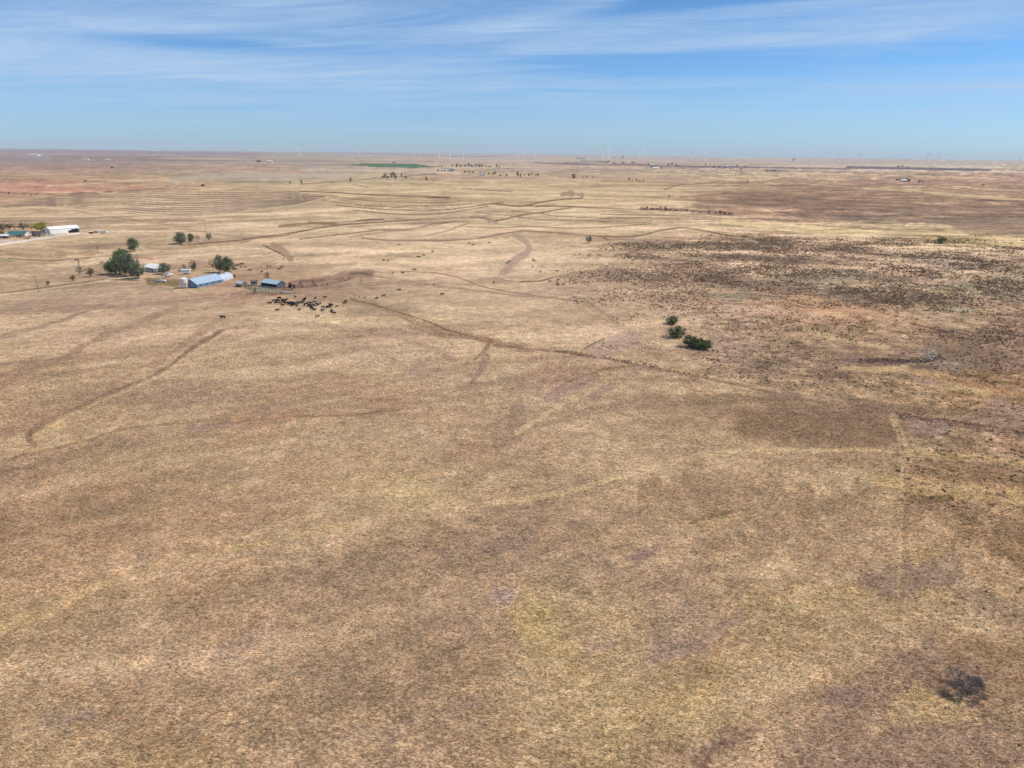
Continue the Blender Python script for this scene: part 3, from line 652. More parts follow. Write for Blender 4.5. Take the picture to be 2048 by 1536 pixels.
# ------------------------------------------------------------------ low brush of the rangeland on the right (one mass)
ico = bmesh.new(); bmesh.ops.create_icosphere(ico, subdivisions=1, radius=1)
IV = np.array([v.co[:] for v in ico.verts]); IF = np.array([[v.index for v in f.verts] for f in ico.faces]); ico.free()
def ell(px, py, cx, cy, rx, ry, p=1.0):
    return p * np.clip(1.35 - ((px - cx) / rx) ** 2 - ((py - cy) / ry) ** 2, 0, 1)
def brush_density(x, y, px, py):
    d = np.zeros(len(px))
    for e in [(1560, 560, 190, 26, .9), (1700, 595, 200, 24, 1), (1850, 600, 120, 36, .9), (1420, 540, 110, 24, .5), (1310, 560, 140, 26, .75), (1250, 600, 110, 16, .5), (1400, 600, 130, 30, .7),
              (1880, 530, 150, 26, .8), (2010, 570, 70, 40, .8), (1500, 500, 170, 30, .45), (1700, 490, 150, 18, .4), (1190, 555, 70, 18, .5), (1270, 515, 60, 12, .5),
              (1520, 700, 130, 60, .55), (1570, 740, 150, 45, .5), (1620, 650, 150, 22, .6), (1950, 660, 150, 40, .8), (1990, 720, 120, 40, .6), (1800, 715, 90, 16, .6), (1420, 620, 110, 18, .4),
              (1700, 770, 130, 26, .4), (1900, 860, 200, 50, .28), (1930, 920, 160, 30, .32), (1980, 1050, 130, 70, .30), (1940, 1190, 160, 80, .22), (1990, 1450, 100, 120, .10), (1750, 1480, 180, 90, .035), (1480, 660, 90, 30, .3), (1880, 1000, 80, 20, .5)]:
        d = np.maximum(d, ell(px, py, *e))
    nz = fbm(x / 30, y / 30, 301, 4, .6); nf = fbm(x / 7, y / 7, 311, 2)
    dr = seg_dist(px, py, [(1400, 560), (1480, 548), (1560, 540), (1640, 562), (1700, 588), (1800, 604), (1860, 616), (1900, 640)])
    d = np.maximum(d * .72, 0.9 * np.clip(1.3 - dr / 15, 0, 1) * (px > 1400))
    d = d * (.12 + .88 * sstep(-.42, .25, nz)) * (0.6 + .4 * sstep(-.4, .3, nf))
    rr_ = np.where((px > 1180 + (py - 480) * .9) & (py < 1000) & (py > 470), 1.0, 0) * sstep(-.1, .5, nz + .4 * nf)
    d = np.maximum(d, .16 * rr_); d = np.maximum(d, .30 * sstep(1080, 1300, px) * sstep(0, .5, fbm(x / 60, y / 60, 331, 4, .6)) * (py < 700) * (py > 480))
    line = np.minimum(seg_dist(px, py, [(1100, 700), (1300, 733), (1560, 788), (1800, 828), (2048, 872)]) / 6, 9)
    d = np.maximum(d, .35 * (line < 1) * (px > 1100))
    line2 = seg_dist(px, py, G(1150, 335, 1250, 330, 1400, 338, 1500, 335, 1590, 310))
    d = np.maximum(d, .9 * (line2 < 5))
    field = (py > 735 + (px - 1300) * .165) & (px < 1790) & (py < 1350)
    d[field] = 0
    return d
x, y = scatter(700000, 100, 900, 1, 44)
zg = height(x, y); px, py, _ = proj(x, y, zg)
dn = brush_density(x, y, px, py)
rad = np.hypot(x, y)
keep = (rng.random(len(x)) < dn * .72) & (px > 1000) & (px < 2200)
x, y, zg, rad, px, py = x[keep], y[keep], zg[keep], rad[keep], px[keep], py[keep]
n = len(x)
s = np.clip(.27 * np.exp(rng.normal(0, .38, n)), .1, .55) * (1 + .55 * sstep(250, 650, rad)) * np.where(py > 1020, .62, 1)
NL = 16                                              # leafy twig faces per clump
dirs = rng.normal(0, 1, (n, NL, 3)); dirs[..., 2] = np.abs(dirs[..., 2]) * .8; dirs /= np.linalg.norm(dirs, axis=2)[..., None]
cen = dirs * rng.uniform(.35, 1.0, (n, NL, 1)) * s[:, None, None] * np.stack([rng.uniform(.8, 1.5, n), rng.uniform(.8, 1.5, n), rng.uniform(.7, 1.0, n)], -1)[:, None, :]
cen[..., 2] += s[:, None] * .12
cen += np.stack([x, y, zg], -1)[:, None, :]
ua = rng.normal(0, 1, (n, NL, 3)); ua /= np.linalg.norm(ua, axis=2)[..., None]; ub = np.cross(ua, rng.normal(0, 1, (n, NL, 3))); ub /= np.linalg.norm(ub, axis=2)[..., None]
lf = (s[:, None] * rng.uniform(.30, .55, (n, NL)))[..., None]
P = np.stack([cen - ua * lf, cen + ua * lf, cen + ub * lf * 1.2], 2)
Fb = np.arange(n * NL * 3).reshape(-1, 3)
base = np.array([160, 132, 106.]); c2 = np.array([142, 132, 110.]); c3 = np.array([166, 128, 100.])
u = rng.random((n, 1)); cb = np.where(u < .45, base, np.where(u < .75, c2, c3)) * rng.uniform(.75, 1.3, (n, 1))
me = mesh_np('rangeland_brush', P.reshape(-1, 3), Fb, 3); set_col(me, np.repeat(srgb(cb) * .8, NL * 3, 0))
o = link('rangeland_brush', me, attr_mat('brush', None)); setp(o, 'low dark sagebrush clumps dotting the rangeland on the right', 'brush', kind='stuff')
print('tufts', len(ct) // 15, 'brush', n)
#PART3
# ------------------------------------------------------------------ materials of the made things
M_bluewall = mat('blue_steel_wall', (104, 128, 152), .5, 0, .06, 1)
M_blueroof = mat('blue_steel_roof', (160, 174, 192), .45, 0, .13, .45)
M_paleroof = mat('galvanised_roof', (174, 178, 190), .4, 0, .16, .5)
M_aquaroof = mat('aqua_roof', (160, 180, 190), .45, 0, .06, .8)
M_teal = mat('teal_roof', (58, 104, 106), .6, 0, .1, .5)
M_darkroof = mat('dark_shingle', (88, 80, 84), .8, 0, .15, .6)
M_white = mat('white_paint', (226, 224, 220), .5, 0, .04, 1)
M_offwhite = mat('weathered_white', (206, 200, 192), .6, 0, .08, 1)
M_black = mat('dark_opening', (22, 22, 24), .8)
M_glass = mat('dark_glass', (40, 46, 54), .15)
M_tyre = mat('rubber', (28, 28, 28), .8)
M_steel = mat('grey_steel', (120, 120, 122), .45, .4)
M_redpaint = mat('faded_red_paint', (120, 44, 40), .55, 0, .1)
M_pinkcar = mat('pale_rose_paint', (196, 166, 166), .35)
M_wood = mat('weathered_wood', (104, 82, 66), .85, 0, .2, 2)
M_greywood = mat('grey_wood', (122, 108, 98), .85, 0, .2, 2)
M_bark = mat('bark', (92, 76, 64), .9, 0, .2, 6)
M_twig = mat('grey_twigs', (122, 112, 108), .9, 0, .15, 4)
M_browntwig = mat('brown_twigs', (112, 88, 66), .9, 0, .2, 4)
M_hide = mat('black_hide', (20, 17, 16), .7, 0, .2, 3)
M_browncalf = mat('dark_brown_hide', (44, 30, 24), .7, 0, .2, 3)
M_rock = mat('pale_rock', (160, 148, 136), .85, 0, .15, 1.5, .05)
M_turb = mat('turbine_white', (248, 248, 248), .4, 0, .01)
def leafmat(name, c, var=.35, sc_=1.6):
    m = mat(name, c, .75, 0, var, sc_); t = NT(m.node_tree); b = t.n['Principled BSDF']
    tr = t.add('ShaderNodeBsdfTranslucent'); src = b.inputs['Base Color'].links[0].from_socket; t.link(src, tr.inputs[0])
    mx = t.add('ShaderNodeMixShader'); mx.inputs[0].default_value = .22
    t.link(b.outputs[0], mx.inputs[1]); t.link(tr.outputs[0], mx.inputs[2]); t.link(mx.outputs[0], t.n['Material Output'].inputs[0]); return m
M_green = leafmat('elm_leaves', (108, 122, 86)); M_green2 = leafmat('grey_green_leaves', (116, 122, 100)); M_cedar = leafmat('cedar_needles', (84, 98, 62), .5)
M_yel = leafmat('yellow_green_leaves', (150, 150, 50)); M_brn = leafmat('brown_leaves', (120, 94, 68)); M_olive = leafmat('olive_leaves', (92, 88, 60)); M_fard = leafmat('far_dark_leaves', (72, 70, 58))
M_org = leafmat('orange_leaves', (170, 124, 52))

# ------------------------------------------------------------------ trees: unit size (1 m tall, 1 m wide), scaled where they stand
def foliage(ncl, per, leaf, shape, seed, trunk=.18):
    g = np.random.default_rng(seed); cs = []
    while len(cs) < ncl:
        p = g.uniform(-1, 1, 3)
        if shape == 'round': ok = p @ p < 1 and p @ p > .12; q_ = np.array([p[0] * .46, p[1] * .46, trunk + (1 - trunk) * (p[2] * .5 + .5)])
        elif shape == 'cedar':
            h = (p[2] + 1) / 2; rr_ = (1 - h) ** .6 * .5 * (.55 + .45 * min(1, h * 6 + .3)); a = g.uniform(0, 6.28); f = g.uniform(.5, 1) ** .5
            ok = True; q_ = np.array([math.cos(a) * rr_ * f, math.sin(a) * rr_ * f, .04 + h * .95])
        else:
            ok = p @ p < 1; q_ = np.array([p[0] * .5, p[1] * .5, trunk + (1 - trunk) * (p[2] * .5 + .5)])
        if ok: cs.append(q_)
    cs = np.array(cs); crad = g.uniform(.055, .13, ncl)
    if shape == 'round': cs[:, :2] += .06 * np.sin(cs[:, [1, 0]] * 19 + seed)
    C_ = np.repeat(cs, per, 0) + g.normal(0, 1, (ncl * per, 3)) * np.repeat(crad, per)[:, None] * .62
    C_[:, 2] = np.maximum(C_[:, 2], .03)
    n = len(C_); u = g.normal(0, 1, (n, 3)); u /= np.linalg.norm(u, axis=1)[:, None]; v = np.cross(u, g.normal(0, 1, (n, 3))); v /= np.linalg.norm(v, axis=1)[:, None]
    s = g.uniform(.6, 1.4, (n, 1)) * leaf
    V = np.stack([C_ - u * s, C_ + v * s * .6, C_ + u * s, C_ - v * s * .6], 1).reshape(-1, 3)
    return V, np.arange(4 * n).reshape(-1, 4), cs
def branches(bm, targets, g, base=(0, 0, 0), fork=.25, r=.03):
    b = Vector(base); f = Vector((base[0], base[1], fork))
    bm.rod(b, f, r, r * .75, 7)
    for tg in targets:
        tg = Vector(tg); m = f.lerp(tg, .5) + Vector((g.uniform(-.03, .03), g.uniform(-.03, .03), g.uniform(0, .06)))
        bm.rod(f, m, r * .5, r * .3, 5); bm.rod(m, tg, r * .3, r * .08, 4)
PROTO = {}
def make_tree(kind, lm, shape, ncl, per, leaf, seed, name, trunk=.2):
    g = np.random.default_rng(seed + 900)
    V, F, cs = foliage(ncl, per, leaf, shape, seed, trunk)
    root = thing(name, (0, 0, 0), 0, 'x', 'tree')
    link('crown', mesh_np('crown', V, F), lm, root)
    b = MB(); k = g.choice(len(cs), min(9, len(cs)), replace=False)
    branches(b, cs[k], g, fork=trunk * .9 + .05, r=.035 if shape != 'cedar' else .02)
    b.build('trunk', M_bark, root)
    PROTO[kind] = [root, False]
def make_bare(kind, m, seed, name, depth=4, spread=.55):
    g = np.random.default_rng(seed); b = MB(); tr = MB()
    root = thing(name, (0, 0, 0), 0, 'x', 'tree')
    def grow(p, d, ln, r, k):
        e = p + d * ln; (tr if k == depth else b).rod(p, e, r, r * .6, 5 if k > 1 else 3)
        if k == 0: return
        for _ in range(3 if k < depth else 5):
            nd = (d + Vector(g.normal(0, spread, 3)) + Vector((0, 0, .12))).normalized(); grow(e, nd, ln * g.uniform(.6, .82), r * .55, k - 1)
    grow(Vector((0, 0, 0)), Vector((0, 0, 1)), .26, .03, depth)
    tr.build('trunk', m, root); b.build('branches', m, root); PROTO[kind] = [root, False]
make_tree('elm', M_green, 'round', 110, 36, .028, 3, 'leafy_tree', .07)
make_tree('elm2', M_green2, 'round', 95, 32, .030, 5, 'leafy_tree', .10)
make_tree('cedar', M_cedar, 'spread', 85, 42, .028, 8, 'cedar_tree', .02)
make_tree('cedarspread', M_cedar, 'spread', 110, 34, .026, 9, 'cedar_tree', .02)
make_tree('yellow', M_yel, 'round', 60, 24, .035, 11, 'leafy_tree')
make_tree('brown', M_brn, 'round', 42, 16, .03, 12, 'leafy_tree', .22)
make_tree('olive', M_olive, 'round', 55, 22, .032, 14, 'leafy_tree', .12)
make_tree('far', M_fard, 'round', 34, 12, .07, 16, 'leafy_tree', .05)
make_tree('fargreen', M_green, 'round', 34, 12, .07, 18, 'leafy_tree', .05)
make_tree('farbrown', M_brn, 'round', 30, 9, .07, 19, 'leafy_tree', .08)
make_tree('orange', M_org, 'spread', 30, 16, .05, 21, 'round_shrub', .02)
make_bare('bare', M_browntwig, 31, 'bare_tree')
def tree(kind, px, py, wpx, hpx, label, group=None, cat='tree'):
    p = at(px, py); m = mpp(p); h = hpx * m; wd = wpx * m
    pr = PROTO[kind]; rz = random.uniform(0, 6.28)
    if not pr[1]:
        pr[1] = True; r = pr[0]; r.location = p; r.rotation_euler = (0, 0, rz); r.scale = (wd, wd, h); r['label'] = label
        if group: r['group'] = group
        elif 'group' in r: del r['group']
        r['category'] = cat; return r
    r = dup(pr[0], p, rz, label, group, (wd, wd, h)); r['category'] = cat; return r
T = tree
T('elm', 240, 549, 36, 38, 'largest dark green tree at the left end of the farmhouse grove')
T('elm2', 262, 552, 34, 44, 'tall green tree in the middle of the grove left of the farmhouse')
T('elm', 220, 548, 20, 26, 'low dark green tree at the outer left edge of the farmhouse grove')
T('elm2', 276, 557, 30, 30, 'grey green tree standing in front of the left end of the farmhouse')
T('elm', 246, 531, 34, 34, 'green treetop rising behind the farmhouse grove')
T('bare', 240, 528, 22, 34, 'bare brown tree behind the farmhouse grove')
T('elm2', 330, 548, 24, 22, 'dark green tree against the right end of the farmhouse')
T('brown', 339, 543, 10, 15, 'small brown tree behind the dark green tree right of the farmhouse')
T('elm', 267, 503, 24, 27, 'solitary rounded green tree up the slope behind the farmhouse grove')
T('elm2', 361, 488, 27, 23, 'broad green tree by the creek behind the farm, left one of a close pair')
T('elm', 382, 484, 14, 17, 'smaller green tree touching the broad one by the creek')
T('brown', 395, 481, 11, 11, 'small brown tree between two green ones along the creek')
T('olive', 419, 480, 13, 15, 'small rounded olive tree at the right end of the creek trees')
T('bare', 196, 507, 14, 21, 'thin bare brown tree alone on the bank left of the lone green tree')
T('brown', 160, 550, 16, 17, 'sparse brown tree at the foot of the farm windpump')
T('olive', 181, 554, 20, 20, 'bushy brown tree just right of the farm windpump')
T('brown', 205, 530, 11, 9, 'little brown bush behind and left of the farmhouse grove')
T('olive', 145, 562, 11, 14, 'small dark olive tree beside the drive, the nearer to the grove')
T('olive', 97, 571, 8, 11, 'tiny rounded olive tree beside the drive near the utility pole')
T('brown', 427, 541, 18, 22, 'loose brown tree at the left of the group behind the quonset hut')
T('elm2', 441, 545, 22, 34, 'tall grey green tree behind the quonset hut')
T('elm', 456, 547, 24, 34, 'dark green tree behind the right end of the quonset hut')
T('brown', 468, 542, 10, 18, 'thin brown tree at the right of the group behind the quonset hut')
T('brown', 368, 541, 12, 12, 'brown shrub behind the white trailer', cat='shrub')
T('olive', 387, 542, 16, 22, 'brown and olive tree right of the white trailer')
T('olive', 469, 555, 7, 7, 'dark bush against the right end of the quonset hut', cat='shrub')
T('brown', 535, 561, 15, 17, 'bare brown tree behind the open cattle shed')
T('olive', 1177, 486, 15, 15, 'lone thin brown tree in the middle of the pasture')
T('yellow', 82, 463, 30, 19, 'bright yellow green tree beside the white barn of the far left farm')
for a in [(8, 462, 22, 18, 'olive', 'olive tree at the picture edge behind the teal roofed house'), (30, 460, 20, 14, 'brown', 'brown tree behind the middle of the teal roofed house'), (48, 460, 20, 16, 'olive', 'olive tree behind the right end of the teal roofed house'), (64, 461, 14, 14, 'brown', 'thin brown tree left of the yellow green tree'),
          (70, 472, 12, 10, 'elm', 'small green tree in front of the dark house of the left farm'),
          (2, 474, 14, 13, 'elm', 'green tree at the picture edge in front of the grey shed'), (40, 476, 9, 8, 'olive', 'small tree in front of the right part of the teal roofed house'), (20, 458, 14, 12, 'olive', 'dark tree behind the left part of the teal roofed house'), (90, 466, 10, 8, 'olive', 'small tree between the outbuilding and the garage')]: T(a[4], *a[:4], a[5])
T('orange', 55, 478, 16, 6, 'orange shrub in the yard in front of the teal roofed house', cat='shrub')
T('cedar', 1345, 648, 26, 16, 'smallest and farthest of the dark cedars on the pasture')
T('cedar', 1353, 675, 34, 24, 'middle cedar of the dark cedar row on the pasture')
T('cedar', 1380, 694, 30, 26, 'left cedar of the nearest merged clump')
T('cedar', 1396, 697, 28, 22, 'middle cedar of the nearest merged clump')
T('cedar', 1411, 699, 26, 20, 'right cedar of the nearest merged clump')
T('cedarspread', 1882, 487, 20, 12, 'lone low dark cedar on the far right pasture')
# trees and thickets of the far country
gf = 'scattered trees of the far pastures'
for i, (px, py, w_, h_, k, l) in enumerate([
    (406, 373, 9, 5, 'far', 'dark tree at the top edge of the terraced slope'), (580, 367, 4, 5, 'far', 'left one of two dark trees above the terraces'), (603, 367, 5, 7, 'far', 'right one of two dark trees above the terraces'),
    (701, 364, 6, 9, 'farbrown', 'rounded brown tree at the field corner below the green field'), (853, 362, 7, 9, 'farbrown', 'lone brown tree right of the brown grove'),
    (803, 352, 4, 6, 'far', 'single tree just right of the brown grove'), (812, 358, 4, 6, 'far', 'small tree right of the brown grove, nearer'), (1148, 357, 10, 10, 'fargreen', 'big dark conical tree alone on the far rise'),
    (1165, 356, 4, 3, 'farbrown', 'first small bush right of the big dark conical tree'), (1173, 355, 4, 4, 'farbrown', 'second small bush right of the big dark conical tree'), (1186, 356, 4, 3, 'farbrown', 'third small bush right of the big dark conical tree'),
    (1495, 366, 3, 6, 'far', 'lone small tree on the plain above the brown rangeland'), (1338, 396, 3, 6, 'farbrown', 'tiny upright tree on the pale pasture above the thicket'), (225, 337, 8, 4, 'far', 'dark bush on the red hillside far left'), (171, 363, 6, 3, 'far', 'dark bush above the orange field far left'),
    (1965, 372, 8, 4, 'farbrown', 'brown bush by the reddish bank far right'), (1587, 322, 7, 5, 'far', 'small dark clump on the skyline right'), (788, 326, 7, 2, 'far', 'low dark clump on the far edge of the green field')]):
    T(k, px, py, w_, h_, l)
def row(spec, label, group, kinds=('far', 'farbrown')):
    for i, (px, py, w_, h_) in enumerate(spec): T(kinds[i % len(kinds)], px, py, w_, h_, label, group)
row([(766, 356, 5, 5), (770, 355, 6, 8), (776, 357, 6, 6), (783, 355, 6, 9), (787, 354, 6, 11), (791, 358, 6, 8)], 'brown tree in the small grove below the green field', 'brown grove below the green field', ('farbrown', 'far'))
row([(877, 335, 3, 3), (883, 334, 4, 3), (904, 333, 4, 5), (914, 334, 6, 6), (921, 334, 6, 5), (930, 334, 7, 5), (937, 333, 6, 6), (944, 334, 7, 5), (951, 333, 6, 6), (958, 334, 6, 6), (964, 334, 6, 6), (972, 335, 5, 4), (979, 335, 6, 3), (994, 335, 5, 7), (999, 337, 4, 4)],
    'dark tree in the far shelterbelt right of the green field', 'far shelterbelt trees', ('far', 'fargreen', 'farbrown'))
row([(876, 343, 4, 3), (884, 340, 5, 5), (890, 342, 5, 5), (897, 341, 5, 4), (904, 343, 6, 6), (908, 342, 5, 4), (930, 345, 7, 3), (938, 345, 6, 3), (946, 347, 4, 5)], 'tree around the far farmyard below the shelterbelt', 'far farmyard trees', ('far', 'fargreen'))
row([(961, 348, 4, 4), (968, 348, 5, 3), (978, 350, 4, 5), (986, 350, 6, 5), (990, 349, 5, 6), (1000, 353, 5, 4), (1013, 353, 5, 5)], 'small dark tree in the line along the far creek', 'creek line trees', ('far', 'farbrown'))
row([(1035, 352, 6, 9), (1041, 354, 5, 7), (1049, 352, 4, 4), (1058, 352, 5, 5), (1064, 351, 4, 5), (1072, 352, 5, 5), (1076, 352, 4, 5)], 'dark tree in the short row at the end of the far creek', 'short creek row', ('far', 'fargreen', 'farbrown'))
row([(1258, 361, 4, 5), (1265, 361, 3, 2), (1273, 362, 4, 4), (1279, 363, 4, 3), (1287, 363, 4, 3)], 'low dark tree in the short fence row on the plain', 'short fence row')
row([(1217, 325, 8, 3), (1228, 327, 7, 3), (1246, 327, 6, 3), (1264, 327, 5, 4), (1268, 326, 4, 3), (1297, 330, 4, 3), (1303, 337, 4, 4), (1322, 338, 4, 5), (1337, 331, 7, 4), (1344, 331, 5, 6), (1352, 333, 6, 4), (1358, 333, 4, 3)], 'dark tree by the far farmsteads right of the dark field', 'far farmstead trees')
row([(1411, 331, 3, 4), (1420, 330, 3, 3), (1427, 336, 5, 4), (1438, 336, 5, 4), (1450, 332, 5, 4), (1461, 333, 4, 4), (1467, 333, 4, 3), (1474, 333, 5, 4), (1451, 338, 4, 3), (1460, 339, 4, 3), (1482, 339, 4, 3), (1490, 335, 5, 3)], 'dark tree around the far right village', 'far village trees')
row([(1533, 343, 4, 4), (1544, 343, 4, 4), (1549, 343, 4, 4), (1797, 334, 6, 3), (1805, 334, 5, 3), (1815, 335, 5, 2), (1228, 316, 5, 2), (1245, 316, 6, 3)], 'low dark clump at the edge of a far dark field', 'clumps at the far dark fields')
row([(1795, 361, 8, 4), (1803, 361, 7, 5), (1812, 363, 6, 7), (1818, 363, 5, 5), (1838, 366, 6, 6), (1845, 365, 5, 4)], 'dark tree at the foot of the reddish bank far right', 'trees by the reddish bank')
row([(1287, 419, 4, 4), (1294, 420, 5, 8), (1305, 419, 7, 4), (1313, 420, 7, 4), (1321, 420, 4, 8), (1331, 421, 8, 7), (1340, 421, 6, 4), (1352, 422, 6, 4), (1373, 424, 4, 6), (1385, 425, 6, 3), (1400, 426, 6, 3), (1418, 427, 5, 5), (1432, 428, 6, 5), (1441, 429, 9, 9), (1449, 429, 6, 6), (1458, 429, 8, 4)],
    'brown tree in the thicket along the draw above the pale field', 'thicket along the draw', ('farbrown', 'farbrown', 'far'))
row([(18, 388, 5, 3), (48, 389, 4, 2), (62, 391, 4, 2), (73, 390, 6, 3)], 'small dark bush along the orange field far left', 'bushes of the orange field')
for k, (r_, used) in list(PROTO.items()):
    if not used:
        for c in list(r_.children): bpy.data.objects.remove(c)
        bpy.data.objects.remove(r_)

# the bare shrub in the near right
p = at(1927, 1383); g = np.random.default_rng(77)
root = thing('bare_shrub', p, 0, 'large leafless grey shrub on bare ground in the near right corner', 'shrub')
stems = [MB() for _ in range(7)]
def grow(b, p, d, ln, r, k):
    e = p + d * ln; b.rod(p, e, r, r * .65, 4 if k > 1 else 3)
    if k == 0: return
    for _ in range(4 if k > 1 else 4):
        nd = (d + Vector(g.normal(0, .50, 3)) + Vector((0, 0, .06))).normalized()
        if nd.z < .05: nd.z = .08
        grow(b, e, nd, ln * g.uniform(.62, .85), r * .64, k - 1)
for i, b in enumerate(stems):
    a = i * 2 * math.pi / 7 + g.uniform(-.3, .3)
    grow(b, Vector((math.cos(a) * .2, math.sin(a) * .2, -.05)), Vector((math.cos(a) * .95, math.sin(a) * .95, .85)).normalized(), 1.0, .055, 5)
    b.build('stem', M_twig, root)

# ------------------------------------------------------------------ buildings
def gable(name, L_, W_, hw, hr, mw, mr, label, cat, loc, rz, off=0.0, over=.3):
    """length along x, width along y; off shifts the ridge along y"""
    t_ = thing(name, loc, rz, label, cat); a, b = L_ / 2, W_ / 2; z0 = -.8
    m = MB(); v = [(-a, -b, z0), (-a, b, z0), (-a, b, hw), (-a, off, hr - .12), (-a, -b, hw)]; v += [(-x_, y_, z_) for x_, y_, z_ in v]
    m.poly(v, [(0, 1, 2, 3, 4), (9, 8, 7, 6, 5), (0, 5, 6, 1), (1, 6, 7, 2), (0, 4, 9, 5), (2, 7, 8, 3), (3, 8, 9, 4)]); m.build('wall', mw, t_)
    m = MB(); ax = a + over
    for s_ in (1, -1):
        by = b * s_; sl_ = (hr - hw) / abs(by - off); ye = by + s_ * over; ze = hw - sl_ * over
        m.poly([(-ax, off, hr), (ax, off, hr), (ax, ye, ze), (-ax, ye, ze), (-ax, off, hr + .14), (ax, off, hr + .14), (ax, ye, ze + .14), (-ax, ye, ze + .14)],
               [(0, 1, 2, 3), (4, 7, 6, 5), (0, 4, 5, 1), (1, 5, 6, 2), (2, 6, 7, 3), (3, 7, 4, 0)])
    m.build('roof', mr, t_); return t_
def panel(t_, name, c, d, m): return MB().box(c, d).build(name, m, t_)
def line_place(pa, pb, width, side):
    """centre and angle of a building whose ground edge runs from pixel pa to pb"""
    a = at(*pa); b = at(*pb); d = (b - a); ang = math.atan2(d.y, d.x); n = Vector((-math.sin(ang), math.cos(ang), 0)) * side
    c = (a + b) / 2 + n * width / 2; return onland(c.x, c.y), ang, math.hypot(d.x, d.y)
c, a, ln = line_place((395, 576.5), (447, 565), 7.2, 1)
t_ = gable('long_barn', ln, 7.2, 2.1, 4.9, M_bluewall, M_blueroof, 'long low blue metal barn with a light blue roof beside the white tank', 'barn', c, a, off=1.6)
for x_ in (-ln * .38, -ln * .15, ln * .1, ln * .33): panel(t_, 'window', (x_, -3.61, 1.2), (1.0, .06, .7), M_glass)
panel(t_, 'door', (-ln / 2 - .03, .2, 1.1), (.08, 2.6, 3.2), mat('pale_blue_door', (120, 142, 164), .5))
m_ = MB()
for i in range(12): m_.box((-ln / 2 + (i + .5) * ln / 12, -1.15, 3.66), (.08, 5.9, .05), rx=-math.atan2(2.8, 5.2) * -1)
m_.build('roof_ribs', M_blueroof, t_)
c, a, ln = line_place((446, 563.5), (466.5, 557.5), 9.0, 1)
ln = max(ln, 13)
t_ = thing('quonset_hut', c, a, 'pale silver arched quonset hut at the far end of the blue barn', 'building')
N = 20; prof = [(math.cos(math.pi * i / N) * 3.9, math.sin(math.pi * i / N) * 3.6) for i in range(N + 1)]
m_ = MB(); vs = [(sx_, y_, z_) for sx_ in (-ln / 2, ln / 2) for y_, z_ in prof]; m_.poly(vs, [(i, i + 1, N + 2 + i, N + 1 + i) for i in range(N)]); m_.build('roof', M_paleroof, t_, True)
for s_ in (-1, 1):
    m_ = MB(); m_.poly([(s_ * (ln / 2 - .1), y_ * .985, z_ * .985) for y_, z_ in prof] + [(s_ * (ln / 2 - .1), -3.8, -.8), (s_ * (ln / 2 - .1), 3.8, -.8)], [tuple(range(N + 3))]); m_.build('end_wall', M_white, t_)
    m_ = MB()
    for i in range(N): m_.rod((s_ * ln / 2, *prof[i]), (s_ * ln / 2, *prof[i + 1]), .16, None, 6)
    m_.build('rim', M_white, t_)
panel(t_, 'door', (ln / 2 + .0, 0, 1.3), (.08, 3, 2.8), M_steel)
for x_ in (-2.5, 2.5): m_ = MB().rod((x_, -.6, 3.4), (x_, -.6, 4.0), .3); m_.build('roof_vent', M_steel, t_)

p = at(369.5, 576)
t_ = thing('storage_tank', p, 0, 'white domed tank raised on a railed white frame beside the blue barn', 'tank')
m_ = MB().rod((0, 0, 3.0), (0, 0, 5.3), 2.0, None, 28); m_.rod((0, 0, 5.3), (0, 0, 6.2), 2.0, .3, 28); m_.rod((0, 0, 2.3), (0, 0, 3.0), .5, 2.0, 28); m_.build('body', M_offwhite, t_)
for sx_ in (-1.9, 0, 1.9):
    for sy_ in (-1.7, 1.7): MB().rod((sx_, sy_, -.6), (sx_, sy_, 3.6), .13).build('leg', M_white, t_)
m_ = MB()
for z_ in (.8, 1.7, 2.6):
    for sy_ in (-1.7, 1.7): m_.box((0, sy_, z_), (4.0, .16, .16))
    for sx_ in (-1.9, 1.9): m_.box((sx_, 0, z_), (.16, 3.4, .16))
m_.build('frame', M_white, t_)

c, a, ln = line_place((523, 573), (553.5, 577.5), 6.5, 1)
t_ = thing('cattle_shed', c, a, 'open fronted cattle shed with an aqua roof and dark interior by the corrals', 'shed')
L2 = ln / 2; m_ = MB(); m_.box((0, 3.2, .8), (ln, .12, 3.4)); m_.box((-L2, 0, .8), (.12, 6.5, 3.2)); m_.build('back_wall', M_greywood, t_)
m_ = MB(); m_.poly([(L2, -3.2, -.8), (L2, 3.2, -.8), (L2, 3.2, 2.4), (L2, 0, 3.9), (L2, -3.2, 2.4)], [(0, 1, 2, 3, 4)]); m_.build('end_wall', mat('slate_wall', (86, 92, 98), .7), t_)
m_ = MB()
for s_ in (1, -1): m_.poly([(-L2 - .4, 0, 4.0), (L2 + .4, 0, 4.0), (L2 + .4, 3.7 * s_, 2.4), (-L2 - .4, 3.7 * s_, 2.4), (-L2 - .4, 0, 4.15), (L2 + .4, 0, 4.15), (L2 + .4, 3.7 * s_, 2.55), (-L2 - .4, 3.7 * s_, 2.55)], [(0, 1, 2, 3), (4, 7, 6, 5), (0, 4, 5, 1), (1, 5, 6, 2), (2, 6, 7, 3), (3, 7, 4, 0)])
m_.build('roof', M_aquaroof, t_)
for i in range(5): MB().box((-L2 + .2 + i * (ln - .4) / 4, -3.1, .9), (.22, .22, 3.2)).build('post', M_bluewall, t_)
panel(t_, 'gate', (L2 * .45, -3.3, .5), (ln * .4, .08, 1.0), M_redpaint)

